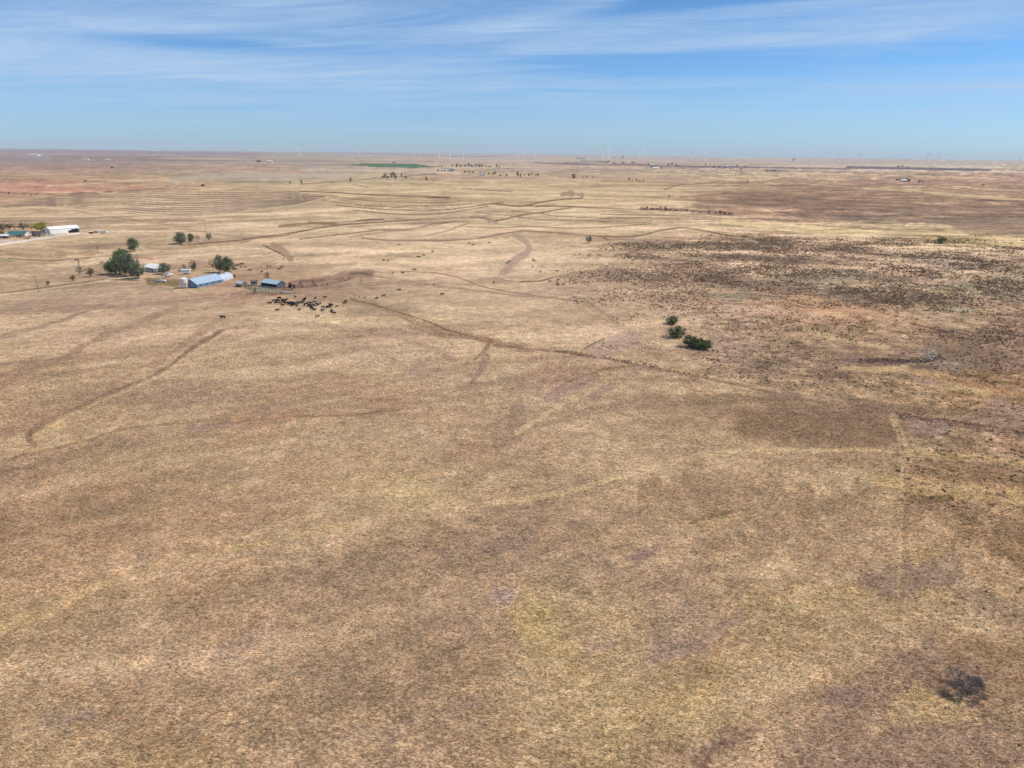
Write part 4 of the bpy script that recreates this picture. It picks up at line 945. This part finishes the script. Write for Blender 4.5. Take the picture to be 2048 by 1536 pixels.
c, a, ln = line_place((471, 573), (484, 575), 4, 1)
t_ = gable('small_shed', 4.6, 4, 2.0, 3.0, M_greywood, M_paleroof, 'small grey shed with a pale tin roof between the barn and the corrals', 'shed', c, a)
panel(t_, 'door', (0, -2.03, .9), (1.2, .06, 1.9), M_steel)
c = at(509, 571)
t_ = gable('feed_bunker', 3.4, 3.0, 2.4, 3.0, M_greywood, M_darkroof, 'narrow dark topped grey loading hut standing behind the pens', 'shed', c, .2)
panel(t_, 'door', (0, -1.53, .9), (1.0, .06, 1.7), M_black)

c, a, ln = line_place((287, 541), (313, 545.5), 8.5, 1)
ln = 11.5
t_ = gable('farmhouse', ln, 8.5, 2.7, 4.3, M_white, M_white, 'white farmhouse with a white roof half hidden by the grove', 'house', c, a, over=.6)
for x_ in (-3.5, -1.2, 1.1): f_ = panel(t_, 'window', (x_, -4.27, 1.4), (1.0, .08, 1.3), M_offwhite); panel(f_, 'pane', (x_, -4.32, 1.4), (.8, .04, 1.1), M_glass)
panel(t_, 'door', (3.0, -4.28, 1.0), (1.0, .08, 2.1), M_glass)
m_ = MB().box((ln / 2 + 1.3, -1.4, 2.55), (2.6, 5.6, .16)); m_.build('porch_roof', M_white, t_)
for y_ in (-4.0, -1.4, 1.2): MB().box((ln / 2 + 2.4, y_, .9), (.16, .16, 3.2)).build('porch_post', M_white, t_)
panel(t_, 'porch_floor', (ln / 2 + 1.3, -1.4, .1), (2.6, 5.6, .3), M_greywood)

# far left farm
c, a, ln = line_place((101, 468.5), (160, 464), 12, 1)
ln = min(ln, 30)
t_ = gable('white_barn', ln, 12, 4.4, 6.2, M_white, M_white, 'long white barn with three black doorways at the far left farm', 'barn', c, a)
for i, (x_, w_, h_) in enumerate([(ln * .16, 2.6, 2.4), (ln * .27, 3.2, 3.4), (ln * .395, 3.4, 3.6)]): panel(t_, 'door', (x_, -6.04, h_ / 2 - .1), (w_, .1, h_), M_black)  # open doorways: interior shade painted as flat black panels
panel(t_, 'sliding_door', (ln * .47, -6.05, 1.6), (1.3, .12, 3.2), M_steel)
c = at(104, 466)
t_ = gable('garage', 9, 7, 2.6, 4.0, M_offwhite, M_white, 'low off white garage at the left end of the long white barn', 'garage', onland(c.x - 3, c.y + 4), a); panel(t_, 'door', (0, -3.53, 1.1), (2.8, .06, 2.2), M_steel)
c = at(31, 474.5)
t_ = gable('ranch_house', 15, 9, 2.6, 4.8, M_offwhite, M_teal, 'low house with a teal green roof at the far left farm', 'house', onland(c.x, c.y + 5), .1)
for x_ in (-5, -1.5, 2.5, 5.5): f_ = panel(t_, 'window', (x_, -4.53, 1.3), (1.1, .08, 1.2), M_white); panel(f_, 'pane', (x_, -4.59, 1.3), (.9, .04, 1.0), M_glass)
panel(t_, 'door', (.5, -4.54, .9), (1.0, .1, 2.0), M_darkroof)
c = at(74, 473)
t_ = gable('outbuilding', 9, 6, 2.4, 4.2, M_greywood, M_darkroof, 'dark roofed grey outbuilding between the teal roofed house and the white barn', 'building', onland(c.x, c.y + 3), -.2); panel(t_, 'door', (1, -3.03, .9), (1.6, .06, 2.0), M_offwhite)
c = at(5, 477)
t_ = gable('grey_shed', 8, 5, 2.2, 3.4, M_greywood, M_offwhite, 'grey shed with a pale roof at the left picture edge below the teal roofed house', 'shed', onland(c.x, c.y + 3), .15); panel(t_, 'door', (1, -2.53, .9), (1.4, .06, 1.8), M_black)
# tiny farmsteads of the far country
def far_house(px, py, L_, W_, hw, hr, mw, mr, label, rz=0.0, name='far_farm_building'):
    c = at(px, py); t_ = gable(name, L_, W_, hw, hr, mw, mr, label, 'building', onland(c.x, c.y + W_ / 2), rz, over=.6)
    panel(t_, 'door', (L_ * .2, -W_ / 2 - .06, hw * .4), (L_ * .16, .12, hw * .8), M_black); return t_
for a in [(517, 324, 26, 14, 6, 10, M_greywood, M_darkroof, 'dark farm building left of the pale one on the far left skyline'), (539, 324.5, 30, 14, 6, 9, M_white, M_white, 'pale farm building in the lonely farmstead on the far left skyline'),
          (68, 311.5, 60, 24, 5, 8, M_offwhite, M_offwhite, 'long white building on the hazy hills at the far left'), (172, 320, 26, 14, 4, 6, M_offwhite, M_offwhite, 'white building below the hazy hills far left'), (216, 320, 14, 10, 4, 6, M_offwhite, M_offwhite, 'small white building just right of the other one far left'),
          (887, 342, 20, 12, 5, 8, M_offwhite, M_offwhite, 'pale house among the far farmyard trees'), (901, 343, 24, 12, 5, 8, M_bluewall, M_paleroof, 'grey blue shed among the far farmyard trees'), (950, 332.5, 26, 14, 6, 9, M_white, M_white, 'white roof showing above the far shelterbelt'),
          (1312, 338, 40, 14, 5, 9, M_white, M_white, 'long white barn by the far farmsteads'), (1305, 331.5, 30, 14, 6, 9, M_offwhite, M_offwhite, 'pale barn above the long white one on the plain'), (1455, 333, 34, 14, 6, 9, M_white, M_white, 'white building at the left of the far village'), (1468, 334, 24, 14, 6, 9, M_white, M_paleroof, 'pale roofed building at the right of the far village'),
          (1434, 316.5, 120, 30, 8, 11, M_white, M_white, 'long low white building on the right skyline'), (308, 303.5, 120, 40, 12, 16, M_white, M_white, 'white buildings catching light on the left skyline'), (1808, 363.5, 20, 10, 5, 8, M_offwhite, M_offwhite, 'pale house at the foot of the reddish bank'), (1816, 363, 14, 10, 5, 8, M_greywood, M_darkroof, 'dark shed beside the pale house below the reddish bank'),
          (965, 350.8, 16, 8, 4, 6, M_white, M_paleroof, 'little white shed below the far creek trees')]: far_house(*a)
M_silo = M_paleroof

# ------------------------------------------------------------------ vehicles
def wheels(t_, xs, yw, r):
    for x_ in xs:
        for y_ in (-yw, yw):
            w_ = MB().rod((x_, y_ - .13, r), (x_, y_ + .13, r), r, None, 16).build('wheel', M_tyre, t_); MB().rod((x_, y_ - .14, r), (x_, y_ + .14, r), r * .5, None, 10).build('rim', M_steel, w_)
def pickup(loc, rz, m, label, name='pickup_truck'):
    t_ = thing(name, loc, rz, label, 'truck')
    MB().poly([(-2.7, -.95, .45), (2.7, -.95, .45), (2.7, .95, .45), (-2.7, .95, .45), (-2.7, -.95, 1.15), (2.6, -.95, 1.1), (2.6, .95, 1.1), (-2.7, .95, 1.15)], [(0, 3, 2, 1), (4, 5, 6, 7), (0, 1, 5, 4), (1, 2, 6, 5), (2, 3, 7, 6), (3, 0, 4, 7)]).build('body', m, t_)
    MB().poly([(-.7, -.88, 1.13), (1.3, -.88, 1.11), (1.3, .88, 1.11), (-.7, .88, 1.13), (-.55, -.75, 1.8), (.6, -.75, 1.8), (.6, .75, 1.8), (-.55, .75, 1.8)], [(4, 5, 6, 7), (0, 1, 5, 4), (1, 2, 6, 5), (2, 3, 7, 6), (3, 0, 4, 7)]).build('cab', m, t_)
    MB().box((.98, 0, 1.47), (.05, 1.4, .6), ry=-.8).build('windscreen', M_glass, t_)
    for s_ in (-1, 1): MB().box((0, s_ * .84, 1.47), (1.1, .05, .42)).build('side_window', M_glass, t_)
    MB().box((-1.75, 0, 1.17), (1.7, 1.6, .04)).build('cargo_bed', M_tyre, t_)
    wheels(t_, (-1.75, 1.75), .85, .38); return t_
pickup(at(322, 564), .15, M_white, 'white pickup truck parked on the drive in front of the farmhouse')
pickup(at(331, 550), 1.2, M_pinkcar, 'pale rose pickup truck under the tree at the right of the farmhouse')
pickup(at(338, 551.5), 1.3, M_white, 'white pickup truck parked right of the pale rose one by the farmhouse')
pickup(at(366, 543), .3, M_offwhite, 'off white pickup truck behind the white livestock trailer')
pickup(at(88, 470), .3, M_white, 'white pickup truck near the dark outbuilding of the left farm')
pickup(at(104, 470.5), .4, M_white, 'white pickup truck in front of the garage of the left farm')
pickup(at(22, 470), .2, M_white, 'white pickup truck behind the left end of the teal roofed house')
def trailer(loc, rz, L_, m, label, h=2.2):
    t_ = thing('livestock_trailer', loc, rz, label, 'trailer')
    MB().box((0, 0, .6 + h / 2), (L_, 2.3, h)).bevel(.12).build('body', m, t_)
    MB().box((0, 0, .6 + h + .05), (L_ * .98, 2.2, .1)).build('roof', M_white, t_)
    for s_ in (-1, 1): MB().box((0, s_ * 1.17, .6 + h * .7), (L_ * .8, .05, .25)).build('vent_slot', M_black, t_)
    MB().rod((L_ / 2, 0, .6), (L_ / 2 + 1.4, 0, .5), .08).build('hitch', M_steel, t_); wheels(t_, (-.6, .4), 1.0, .36); return t_
trailer(at(372, 548), .25, 5.5, M_white, 'white livestock trailer between the farmhouse and the barn')
trailer(at(206, 467), .05, 8.5, M_white, 'long white trailer parked on the slope right of the far left farm', 1.6)
trailer(at(183, 467.5), -.2, 4, M_redpaint, 'rusty red wagon beside the long white trailer', 1.2)
trailer(at(192, 465.5), .3, 5, M_wood, 'dark brown wagon behind the long white trailer', 1.0)
p = at(583, 575.5)
t_ = thing('tractor', p, .4, 'faded red tractor right of the open cattle shed', 'tractor')
MB().box((1.0, 0, 1.3), (2.2, .9, .9)).bevel(.08).build('hood', M_redpaint, t_); MB().box((-.7, 0, 1.3), (1.3, 1.1, .7)).build('chassis', M_redpaint, t_)
c_ = MB().box((-.7, 0, 2.2), (1.3, 1.2, 1.2)).build('cab', M_glass, t_); MB().box((-.7, 0, 2.86), (1.5, 1.4, .1)).build('cab_roof', M_redpaint, c_)
for y_ in (-.9, .9):
    MB().rod((-.9, y_ - .2, .85), (-.9, y_ + .2, .85), .85, None, 20).build('wheel', M_tyre, t_); MB().rod((1.6, y_ * .75 - .12, .45), (1.6, y_ * .75 + .12, .45), .45, None, 16).build('wheel', M_tyre, t_)
p = at(571, 586.5)
t_ = thing('feed_bunk', p, .12, 'long white feed bunk lying on the ground below the cattle shed', 'trough')
m_ = MB()
for s_ in (-1, 1): m_.box((0, s_ * .45, .5), (6.5, .08, .6), rx=-s_ * .25)
m_.box((0, 0, .22), (6.5, .8, .08)); m_.build('trough', M_white, t_)
for x_ in (-2.8, 0, 2.8): MB().box((x_, 0, .1), (.12, .8, .35)).build('leg', M_offwhite, t_)
p = at(150, 567)

# ------------------------------------------------------------------ corral fences, poles, windpump
def fence_run(pts, label, m, h=1.5, rails=4, step=2.6, r=.07):
    P = [at(*p_) for p_ in pts]; o_ = P[0]
    t_ = thing('corral_fence', o_, 0, label, 'fence'); ra = MB(); n_ = 0
    for a_, b_ in zip(P[:-1], P[1:]):
        d = b_ - a_; k = max(1, int(d.length / step)); prev = None
        for i in range(k + 1):
            q_ = a_ + d * i / k; q_ = onland(q_.x, q_.y) - o_
            if not (i == 0 and n_ > 0): MB().rod(q_ + Vector((0, 0, -.4)), q_ + Vector((0, 0, h)), r * 1.5, None, 6).build('post', m, t_)
            if prev is not None:
                for j_ in range(rails): zz_ = h * (j_ + .7) / rails; ra.rod(prev + Vector((0, 0, zz_)), q_ + Vector((0, 0, zz_)), r * .8, None, 5)
            prev = q_; n_ += 1
    ra.build('rails', m, t_); return t_
M_pipe = mat('rusty_pipe', (88, 60, 52), .7, .2, .2)
M_palepipe = mat('pale_pipe', (178, 182, 178), .5, .2, .1)
fence_run([(489, 575), (512, 581.5)], 'rusty corral fence joining the small shed to the pens', M_pipe)
fence_run([(494, 590), (525, 587), (545, 591), (585, 583)], 'front corral fence facing the herd', M_wood, 1.5)
fence_run([(512, 578), (532, 577.5), (556, 581)], 'pale pipe fence at the back of the front pen', M_palepipe)
fence_run([(512, 584), (532, 583), (552, 588)], 'pale pipe fence through the middle of the front pen', M_palepipe)
fence_run([(505, 573), (522, 571)], 'short pipe fence between the loading hut and the cattle shed', M_palepipe)
fence_run([(512, 578), (510, 588)], 'short rusty cross fence at the left end of the front pen', M_pipe)
fence_run([(556, 580), (583, 580), (598, 573)], 'rusty corral fence right of the cattle shed', M_pipe)
fence_run([(600, 566), (625, 564.5), (650, 562)], 'dark plank fence at the back of the right hand corral', M_wood, 1.6)
fence_run([(600, 566), (606, 575), (633, 573), (655, 570)], 'dark plank fence at the front of the right hand corral', M_wood, 1.6)
fence_run([(625, 564.5), (633, 573)], 'cross fence dividing the right hand corral', M_wood, 1.6)
fence_run([(655, 570), (690, 563), (705, 556)], 'long dark fence running right from the corrals', M_wood, 1.4)
fence_run([(700, 550), (722, 548), (742, 552)], 'weathered fence of the outer trap on the bare knoll', M_wood, 1.4)
def pole(loc, label, h=9, rz=.5, lean=0.0):
    t_ = thing('utility_pole', loc, rz, label, 'pole'); t_.rotation_euler = (0, lean, rz)
    MB().rod((0, 0, -.5), (0, 0, h), .17, .12, 10).build('post', M_greywood, t_); a_ = MB().box((0, .16, h - .5), (2.4, .12, .14)).build('crossarm', M_greywood, t_)
    for x_ in (-1.05, 0, 1.05): MB().rod((x_, .16, h - .43), (x_, .16, h - .2), .06, .04, 8).build('insulator', M_offwhite, a_)
pole(at(78, 584), 'tall weathered utility pole beside the drive at the left edge', 9.0, .5, -.07)
pole(at(412, 467), 'grey utility pole on the terraced slope behind the farm', 12, .3)
p = at(161, 548)
t_ = thing('windpump', p, 0, 'old farm windpump on a thin lattice tower left of the grove', 'windmill')
m_ = MB()
for a_ in range(4):
    c1, s1 = math.cos(a_ * math.pi / 2 + .78), math.sin(a_ * math.pi / 2 + .78); c2_, s2_ = math.cos(a_ * math.pi / 2 + 2.35), math.sin(a_ * math.pi / 2 + 2.35)
    m_.rod((c1 * 1.1, s1 * 1.1, -.4), (c1 * .15, s1 * .15, 9), .06, None, 5)
    for k_ in range(5):
        z1, z2 = k_ * 1.8, k_ * 1.8 + 1.8; ra_, rb_ = 1.1 - .95 * z1 / 9, 1.1 - .95 * z2 / 9
        m_.rod((c1 * ra_, s1 * ra_, z1), (c2_ * ra_, s2_ * ra_, z1), .035, None, 4); m_.rod((c1 * ra_, s1 * ra_, z1), (c2_ * rb_, s2_ * rb_, z2), .03, None, 4)
m_.build('tower', M_steel, t_)
m_ = MB()
for k_ in range(18):
    a_ = k_ * math.pi / 9; m_.poly([(.1, math.cos(a_) * .3, 9.2 + math.sin(a_) * .3), (.2, math.cos(a_ + .12) * 1.2, 9.2 + math.sin(a_ + .12) * 1.2), (.0, math.cos(a_ - .12) * 1.2, 9.2 + math.sin(a_ - .12) * 1.2)], [(0, 1, 2)])
m_.build('wheel', M_browntwig, t_); MB().rod((-.2, 0, 9.2), (.3, 0, 9.2), .25, None, 10).build('hub', M_steel, t_)
MB().box((-1.6, 0, 9.2), (1.3, .04, .8)).rod((-1.1, 0, 9.2), (-.1, 0, 9.2), .05).build('tail_vane', M_browntwig, t_)

# ------------------------------------------------------------------ wind turbines on the horizon
def hor(px): return 304 + (px - 1024) * math.tan(ROLL)
proto = None
TB = [(598, 10.5, .75), (718, 10.5, .8), (828, 11, .8), (878, 11, 1.05), (900, 12, .9), (926, 12.5, 1.0), (1037, 11, .85), (1048, 11, .8), (1070, 13, 1.05), (1150, 11, .85), (1204, 13, .95), (1216, 13, .95), (1237, 10.5, .8), (1277, 13, 1.0), (1286, 11, .9),
      (1333, 11.5, .95), (1368, 11, .8), (1382, 13.5, 1.05), (1413, 11, .9), (1430, 11.5, .95), (1507, 13.5, 1.1), (1588, 11, .8), (1620, 12, 1.0), (1647, 11, .8), (1675, 11, .85), (1718, 11.5, .9), (1789, 11, .8), (1854, 11.5, 1.1), (1874, 13.5, .95), (1912, 11, .8), (1993, 11, .8), (2038, 11, .85)]
ORD = 'first second third fourth fifth sixth seventh eighth ninth tenth eleventh twelfth thirteenth fourteenth fifteenth sixteenth seventeenth eighteenth nineteenth twentieth'.split()
def ordinal(i): return ORD[i] if i < 20 else ('twenty ' + ORD[i - 20])
rt = np.random.default_rng(5)
for i, (px, dpx, s_) in enumerate(TB):
    p = at(px, hor(px) + dpx)
    r_ = math.hypot(p.x, p.y); lim = 8600.0
    if r_ > lim: f_ = lim / r_; p = onland(p.x * f_, p.y * f_)
    label = 'white wind turbine on the horizon, %s from the left' % ordinal(i)
    if proto is None:
        t_ = thing('wind_turbine', p, 0, label, 'wind turbine', 'wind turbines along the horizon')
        MB().rod((0, 0, -3), (0, 0, 98), 4.6, 3.0, 14).build('tower', M_turb, t_, False)
        MB().box((0, 3, 100.5), (5, 15, 5)).bevel(.8).build('nacelle', M_turb, t_)
        MB().rod((0, -7.5, 100.5), (0, -3.8, 100.5), 1.2, 2.2, 12).build('hub', M_turb, t_)
        for k_ in range(3):
            a_ = k_ * 2 * math.pi / 3; d_ = Vector((math.sin(a_), 0, math.cos(a_))); n_ = Vector((math.cos(a_), 0, -math.sin(a_))); o_ = Vector((0, -6, 100.5))
            v_ = []
            for q_, w_ in ((2, 2), (9, 4.6), (30, 3.4), (57, 1.2)):
                v_ += [o_ + d_ * q_ - n_ * w_ * .5, o_ + d_ * q_ + n_ * w_ * .5 + Vector((0, .3, 0)), o_ + d_ * q_ + Vector((0, .9, 0))]
            f__ = [(0, 1, 2), (9, 11, 10)]
            for j_ in range(3):
                for e_ in range(3): a0, a1 = j_ * 3 + e_, j_ * 3 + (e_ + 1) % 3; f__.append((a0, a1, a1 + 3, a0 + 3))
            MB().poly(v_, f__).build('blade', M_turb, t_)
        proto = t_; t_.scale = (s_, s_, s_)
    else:
        t_ = dup(proto, p, 0, label, 'wind turbines along the horizon', s_)
    t_.rotation_euler = (0, 0, rt.uniform(-.7, .7))
    sp = rt.uniform(0, 2.09)
    for ch in t_.children:                                        # each rotor stopped at its own angle
        if ch.name.startswith('blade'):
            c_ = Vector((0, 0, 100.5)); R3 = Matrix.Rotation(sp, 4, 'Y'); ch.matrix_local = Matrix.Translation(c_) @ R3 @ Matrix.Translation(-c_)

# ------------------------------------------------------------------ cattle
def skin_mesh(name, vs, es, rs, root=0, sub=1):
    me = bpy.data.meshes.new(name); me.from_pydata(vs, es, []); o = bpy.data.objects.new(name, me); COL.objects.link(o)
    sk = o.modifiers.new('s', 'SKIN'); sk.use_smooth_shade = True
    if sub: o.modifiers.new('u', 'SUBSURF').levels = sub
    for i_, r_ in enumerate(rs): v_ = me.skin_vertices[0].data[i_]; v_.radius = (r_, r_) if not hasattr(r_, '__len__') else r_; v_.use_root = (i_ == root)
    dg = bpy.context.evaluated_depsgraph_get(); dg.update(); m2 = bpy.data.meshes.new_from_object(o.evaluated_get(dg)); bpy.data.objects.remove(o); m2.name = name; return m2
def cow_mesh(pose):
    vs = [(-.95, 0, 1.12), (-.45, 0, 1.08), (.15, 0, 1.05), (.65, 0, 1.12)]; rs = [.31, .41, .44, .37]; es = [(0, 1), (1, 2), (2, 3)]
    if pose == 'stand': hd = [(.98, 0, 1.32), (1.22, 0, 1.48), (1.45, 0, 1.40), (1.68, 0, 1.22)]
    else: hd = [(.98, 0, 1.02), (1.22, 0, .70), (1.38, 0, .42), (1.46, 0, .16)]
    for i_, h_ in enumerate(hd): vs.append(h_); rs.append([.24, .16, .15, .09][i_]); es.append((len(vs) - 2, len(vs) - 1))
    for s_ in (-1, 1):
        b_ = len(vs); vs += [(-.92, s_ * .24, .86), (-.80, s_ * .24, .62), (-.98, s_ * .24, .42), (-.92, s_ * .24, .04)]; rs += [.17, .11, .065, .06]; es += [(0, b_), (b_, b_ + 1), (b_ + 1, b_ + 2), (b_ + 2, b_ + 3)]
        b_ = len(vs); vs += [(.66, s_ * .22, .80), (.64, s_ * .22, .42), (.66 + .05 * s_, s_ * .22, .04)]; rs += [.13, .075, .06]; es += [(3, b_), (b_, b_ + 1), (b_ + 1, b_ + 2)]
        b_ = len(vs); hx = hd[1]; vs += [(hx[0] + .02, s_ * .16, hx[2] + .10), (hx[0] - .02, s_ * .30, hx[2] + .12)]; rs += [.04, .03]; es += [(5, b_), (b_, b_ + 1)]
    b_ = len(vs); vs += [(-1.26, 0, 1.15), (-1.32, 0, .8), (-1.30, 0, .45)]; rs += [.05, .03, .05]; es += [(0, b_), (b_, b_ + 1), (b_ + 1, b_ + 2)]
    return skin_mesh('cow', vs, es, rs, 1)
CM = [cow_mesh('stand'), cow_mesh('graze')]
for m_ in CM: m_.materials.clear(); m_.materials.append(M_hide)
CB = [m_.copy() for m_ in CM]
for m_ in CB: m_.materials.clear(); m_.materials.append(M_browncalf)
rc = np.random.default_rng(12)
def cow(px, py, label, group=None, rz=None, s=None, calf=False, dark=False):
    p = at(px, py); o_ = bpy.data.objects.new('cow' if not calf else 'calf', (CB if dark else CM)[int(rc.random() < .55)]); COL.objects.link(o_)
    o_.location = p; o_.rotation_euler = (0, 0, rc.uniform(0, 6.28) if rz is None else rz); k_ = (s or rc.uniform(.80, .94)) * (.55 if calf else 1); o_.scale = (k_, k_, k_ * .9)
    return setp(o_, label, 'cow' if not calf else 'calf', group)
Z4 = lambda x_, y_: (500 + x_ / 8.533, 540 + (y_ + 8) / 8.533)
herd = [(325, 567), (362, 567), (412, 535), (445, 575), (465, 530), (482, 540), (495, 485), (505, 492), (520, 578), (548, 522), (560, 612), (572, 530), (580, 552), (590, 520), (628, 510), (602, 570), (650, 572), (668, 582), (690, 592), (705, 570), (722, 565), (735, 580), (750, 590), (712, 615), (740, 605), (762, 580), (810, 560), (820, 582), (802, 625), (868, 562), (885, 560), (905, 545), (920, 520), (935, 500), (952, 490),
        (1005, 570), (1035, 570), (935, 605), (958, 592), (990, 615), (1010, 605), (1025, 628), (1048, 648), (1075, 615), (1095, 610), (1100, 560), (1145, 590), (1160, 606), (1062, 668), (1085, 675), (1102, 690), (1200, 580), (1330, 632), (1350, 640), (1358, 605), (1375, 600), (1395, 615), (1345, 625)]
for x_, y_ in herd: cow(*Z4(x_, y_), 'black cow packed in the dense herd in front of the corrals', 'the dense herd')
edge = [(775, 470, 'black cow standing alone just behind the left part of the herd'), (1120, 487, 'black cow behind the middle of the herd, left of the upright one'), (1280, 475, 'black cow seen end on behind the right part of the herd'), (465, 697, 'black cow seen end on just below the left end of the herd'),
        (845, 682, 'black cow just below the middle of the herd'), (1150, 802, 'black cow farthest below the right part of the herd'), (1247, 638, 'upper black cow of a pair at the right end of the herd'), (1238, 700, 'lower black cow of a pair at the right end of the herd'), (1385, 700, 'black cow below the right tip of the herd'),
        (1405, 712, 'black cow close behind another below the right tip of the herd'), (1437, 745, 'lowest black cow at the right tip of the herd'), (1482, 630, 'black cow at the far right tip of the herd'), (1638, 543, 'upper of two black cows standing just right of the herd'), (1614, 572, 'lower of two black cows standing just right of the herd')]
for x_, y_, l in edge: cow(*Z4(x_, y_), l)
for x_, y_, l in [(1290, 645, 'small calf between the last two groups of the herd'), (1790, 420, 'upright calf leftmost in the line of calves right of the herd'), (1868, 455, 'middle calf in the line of calves right of the herd'), (1962, 475, 'rightmost calf in the line of calves right of the herd'), (1885, 205, 'left calf near the outer trap fence'), (1915, 185, 'right calf near the outer trap fence')]:
    cow(*Z4(x_, y_), l, calf=True)
Z5 = lambda x_, y_: (340 + x_ / 7.31, 420 + (y_ + 8) / 7.31)
for x_, y_ in [(915, 870), (940, 862), (965, 870), (975, 812), (1000, 806), (1018, 800), (1040, 832), (1060, 795)]: cow(*Z5(x_, y_), 'black cow in the small bunch behind the quonset hut', 'bunch behind the quonset hut')
for x_, y_, l in [(1105, 835, 'black cow just right of the bunch behind the quonset hut'), (1172, 885, 'black cow walking alone behind the barns'), (1345, 905, 'black cow grazing behind the open cattle shed'), (1428, 822, 'left black cow of two below the gully behind the shed'), (1468, 828, 'right black cow of two below the gully behind the shed'), (1637, 833, 'upper black cow right of the gully behind the shed'), (1598, 870, 'lower black cow right of the gully behind the shed')]:
    cow(*Z5(x_, y_), l)
cow(445.5, 637.5, 'lone black cow on the near slope at the head of the dark trail', s=1.1)
Z6 = lambda x_, y_: (740 + x_ / 4.876, 470 + (y_ + 6) / 4.876)
for x_, y_, l in [(285, 92, 'black cow near the long terrace loop, farthest left'), (612, 160, 'black cow highest in the diagonal string of cows'), (523, 197, 'black cow in the middle of the diagonal string of cows'), (464, 213, 'left cow of the close pair ending the diagonal string'), (484, 215, 'right cow of the close pair ending the diagonal string'),
                  (133, 247, 'left cow of two on the pale grass above the knoll'), (175, 250, 'right cow of two on the pale grass above the knoll'), (967, 80, 'black cow leftmost of three by the terrace bend'), (1005, 97, 'black cow in the middle of three by the terrace bend'), (1163, 75, 'black cow rightmost of three by the terrace bend'),
                  (1357, 258, 'right cow of two at the left side of the mauve gully'), (1335, 277, 'left cow of two at the left side of the mauve gully'), (1590, 243, 'upper cow of a close pair right of the mauve gully'), (1604, 255, 'lower cow of a close pair right of the mauve gully'), (1585, 312, 'small cow below the close pair right of the mauve gully'),
                  (1662, 357, 'cow alone above the left tip of the brush'), (1825, 353, 'cow at the upper edge of the brush tip'), (225, 373, 'left cow of two on the trail right of the knoll'), (320, 372, 'right cow of two on the trail right of the knoll'), (435, 340, 'small cow above the two on the trail'), (1207, 463, 'lone black cow on the open grass below the mauve gully'),
                  (623, 482, 'small dark cow beside the pale track in mid pasture'), (285, 540, 'black cow alone on the slope right of the herd'), (133, 595, 'cow close above another right of the calves'), (68, 620, 'cow close below another right of the calves'), (703, 578, 'lone black cow in the centre of the pasture'),
                  (1833, 440, 'top cow of the stack at the left tip of the brush'), (1830, 467, 'middle cow of the stack at the left tip of the brush'), (1833, 488, 'bottom cow of the stack at the left tip of the brush'), (1755, 455, 'cow left of the stack at the brush tip'), (1885, 483, 'cow right of the stack at the brush tip')]:
    cow(*Z6(x_, y_), l)
for x_, y_, l in [(1040, 437, 'tiny dark cow upslope by the braided tracks'), (977, 446.5, 'dark cow on the pale track fork in the middle distance'), (993, 442, 'dark cow near the pale track fork, farther one')]: cow(x_, y_, l)

# ------------------------------------------------------------------ stones in the wash at the right
gr = np.random.default_rng(4)
for px, py, s_, l in [(1858, 706, 1.0, 'a'), (1864, 704, .9, 'a'), (1870, 708, .8, 'a'), (1856, 712, .9, 'a'), (1866, 714, .8, 'a'), (1874, 713, .6, 'a'), (1861, 719, 1.0, 'b'), (1848, 722, .7, 'b'), (1836, 723, .5, 'b')]:
    p = at(px, py); b_ = bmesh.new(); bmesh.ops.create_icosphere(b_, subdivisions=2, radius=1)
    for v_ in b_.verts: v_.co *= gr.uniform(.78, 1.15); v_.co.z *= .65
    me = bpy.data.meshes.new('boulder'); b_.to_mesh(me); b_.free(); o_ = link('boulder', me, M_rock); o_.location = p; o_.scale = (s_, s_ * .8, s_ * .8)
    setp(o_, 'pale boulder in the heap at the end of the dark wash' if l == 'a' else 'pale boulder along the lower edge of the dark wash', 'rock', 'boulder heap' if l == 'a' else 'boulders by the wash')

# ------------------------------------------------------------------ the air
hz = MB().box((0, 0, 70), (54000, 54000, 190)).build('haze', None)
hm = bpy.data.materials.new('haze'); hm.use_nodes = True; t = NT(hm.node_tree); t.n.remove(t.n['Principled BSDF'])
pv = t.add('ShaderNodeVolumePrincipled'); pv.inputs['Color'].default_value = (.90, .95, 1.0, 1); pv.inputs['Density'].default_value = 2.8e-5
t.link(pv.outputs[0], t.n['Material Output'].inputs['Volume']); hz.data.materials.append(hm); setp(hz, 'thin bluish haze over the whole plain', 'haze', kind='stuff')
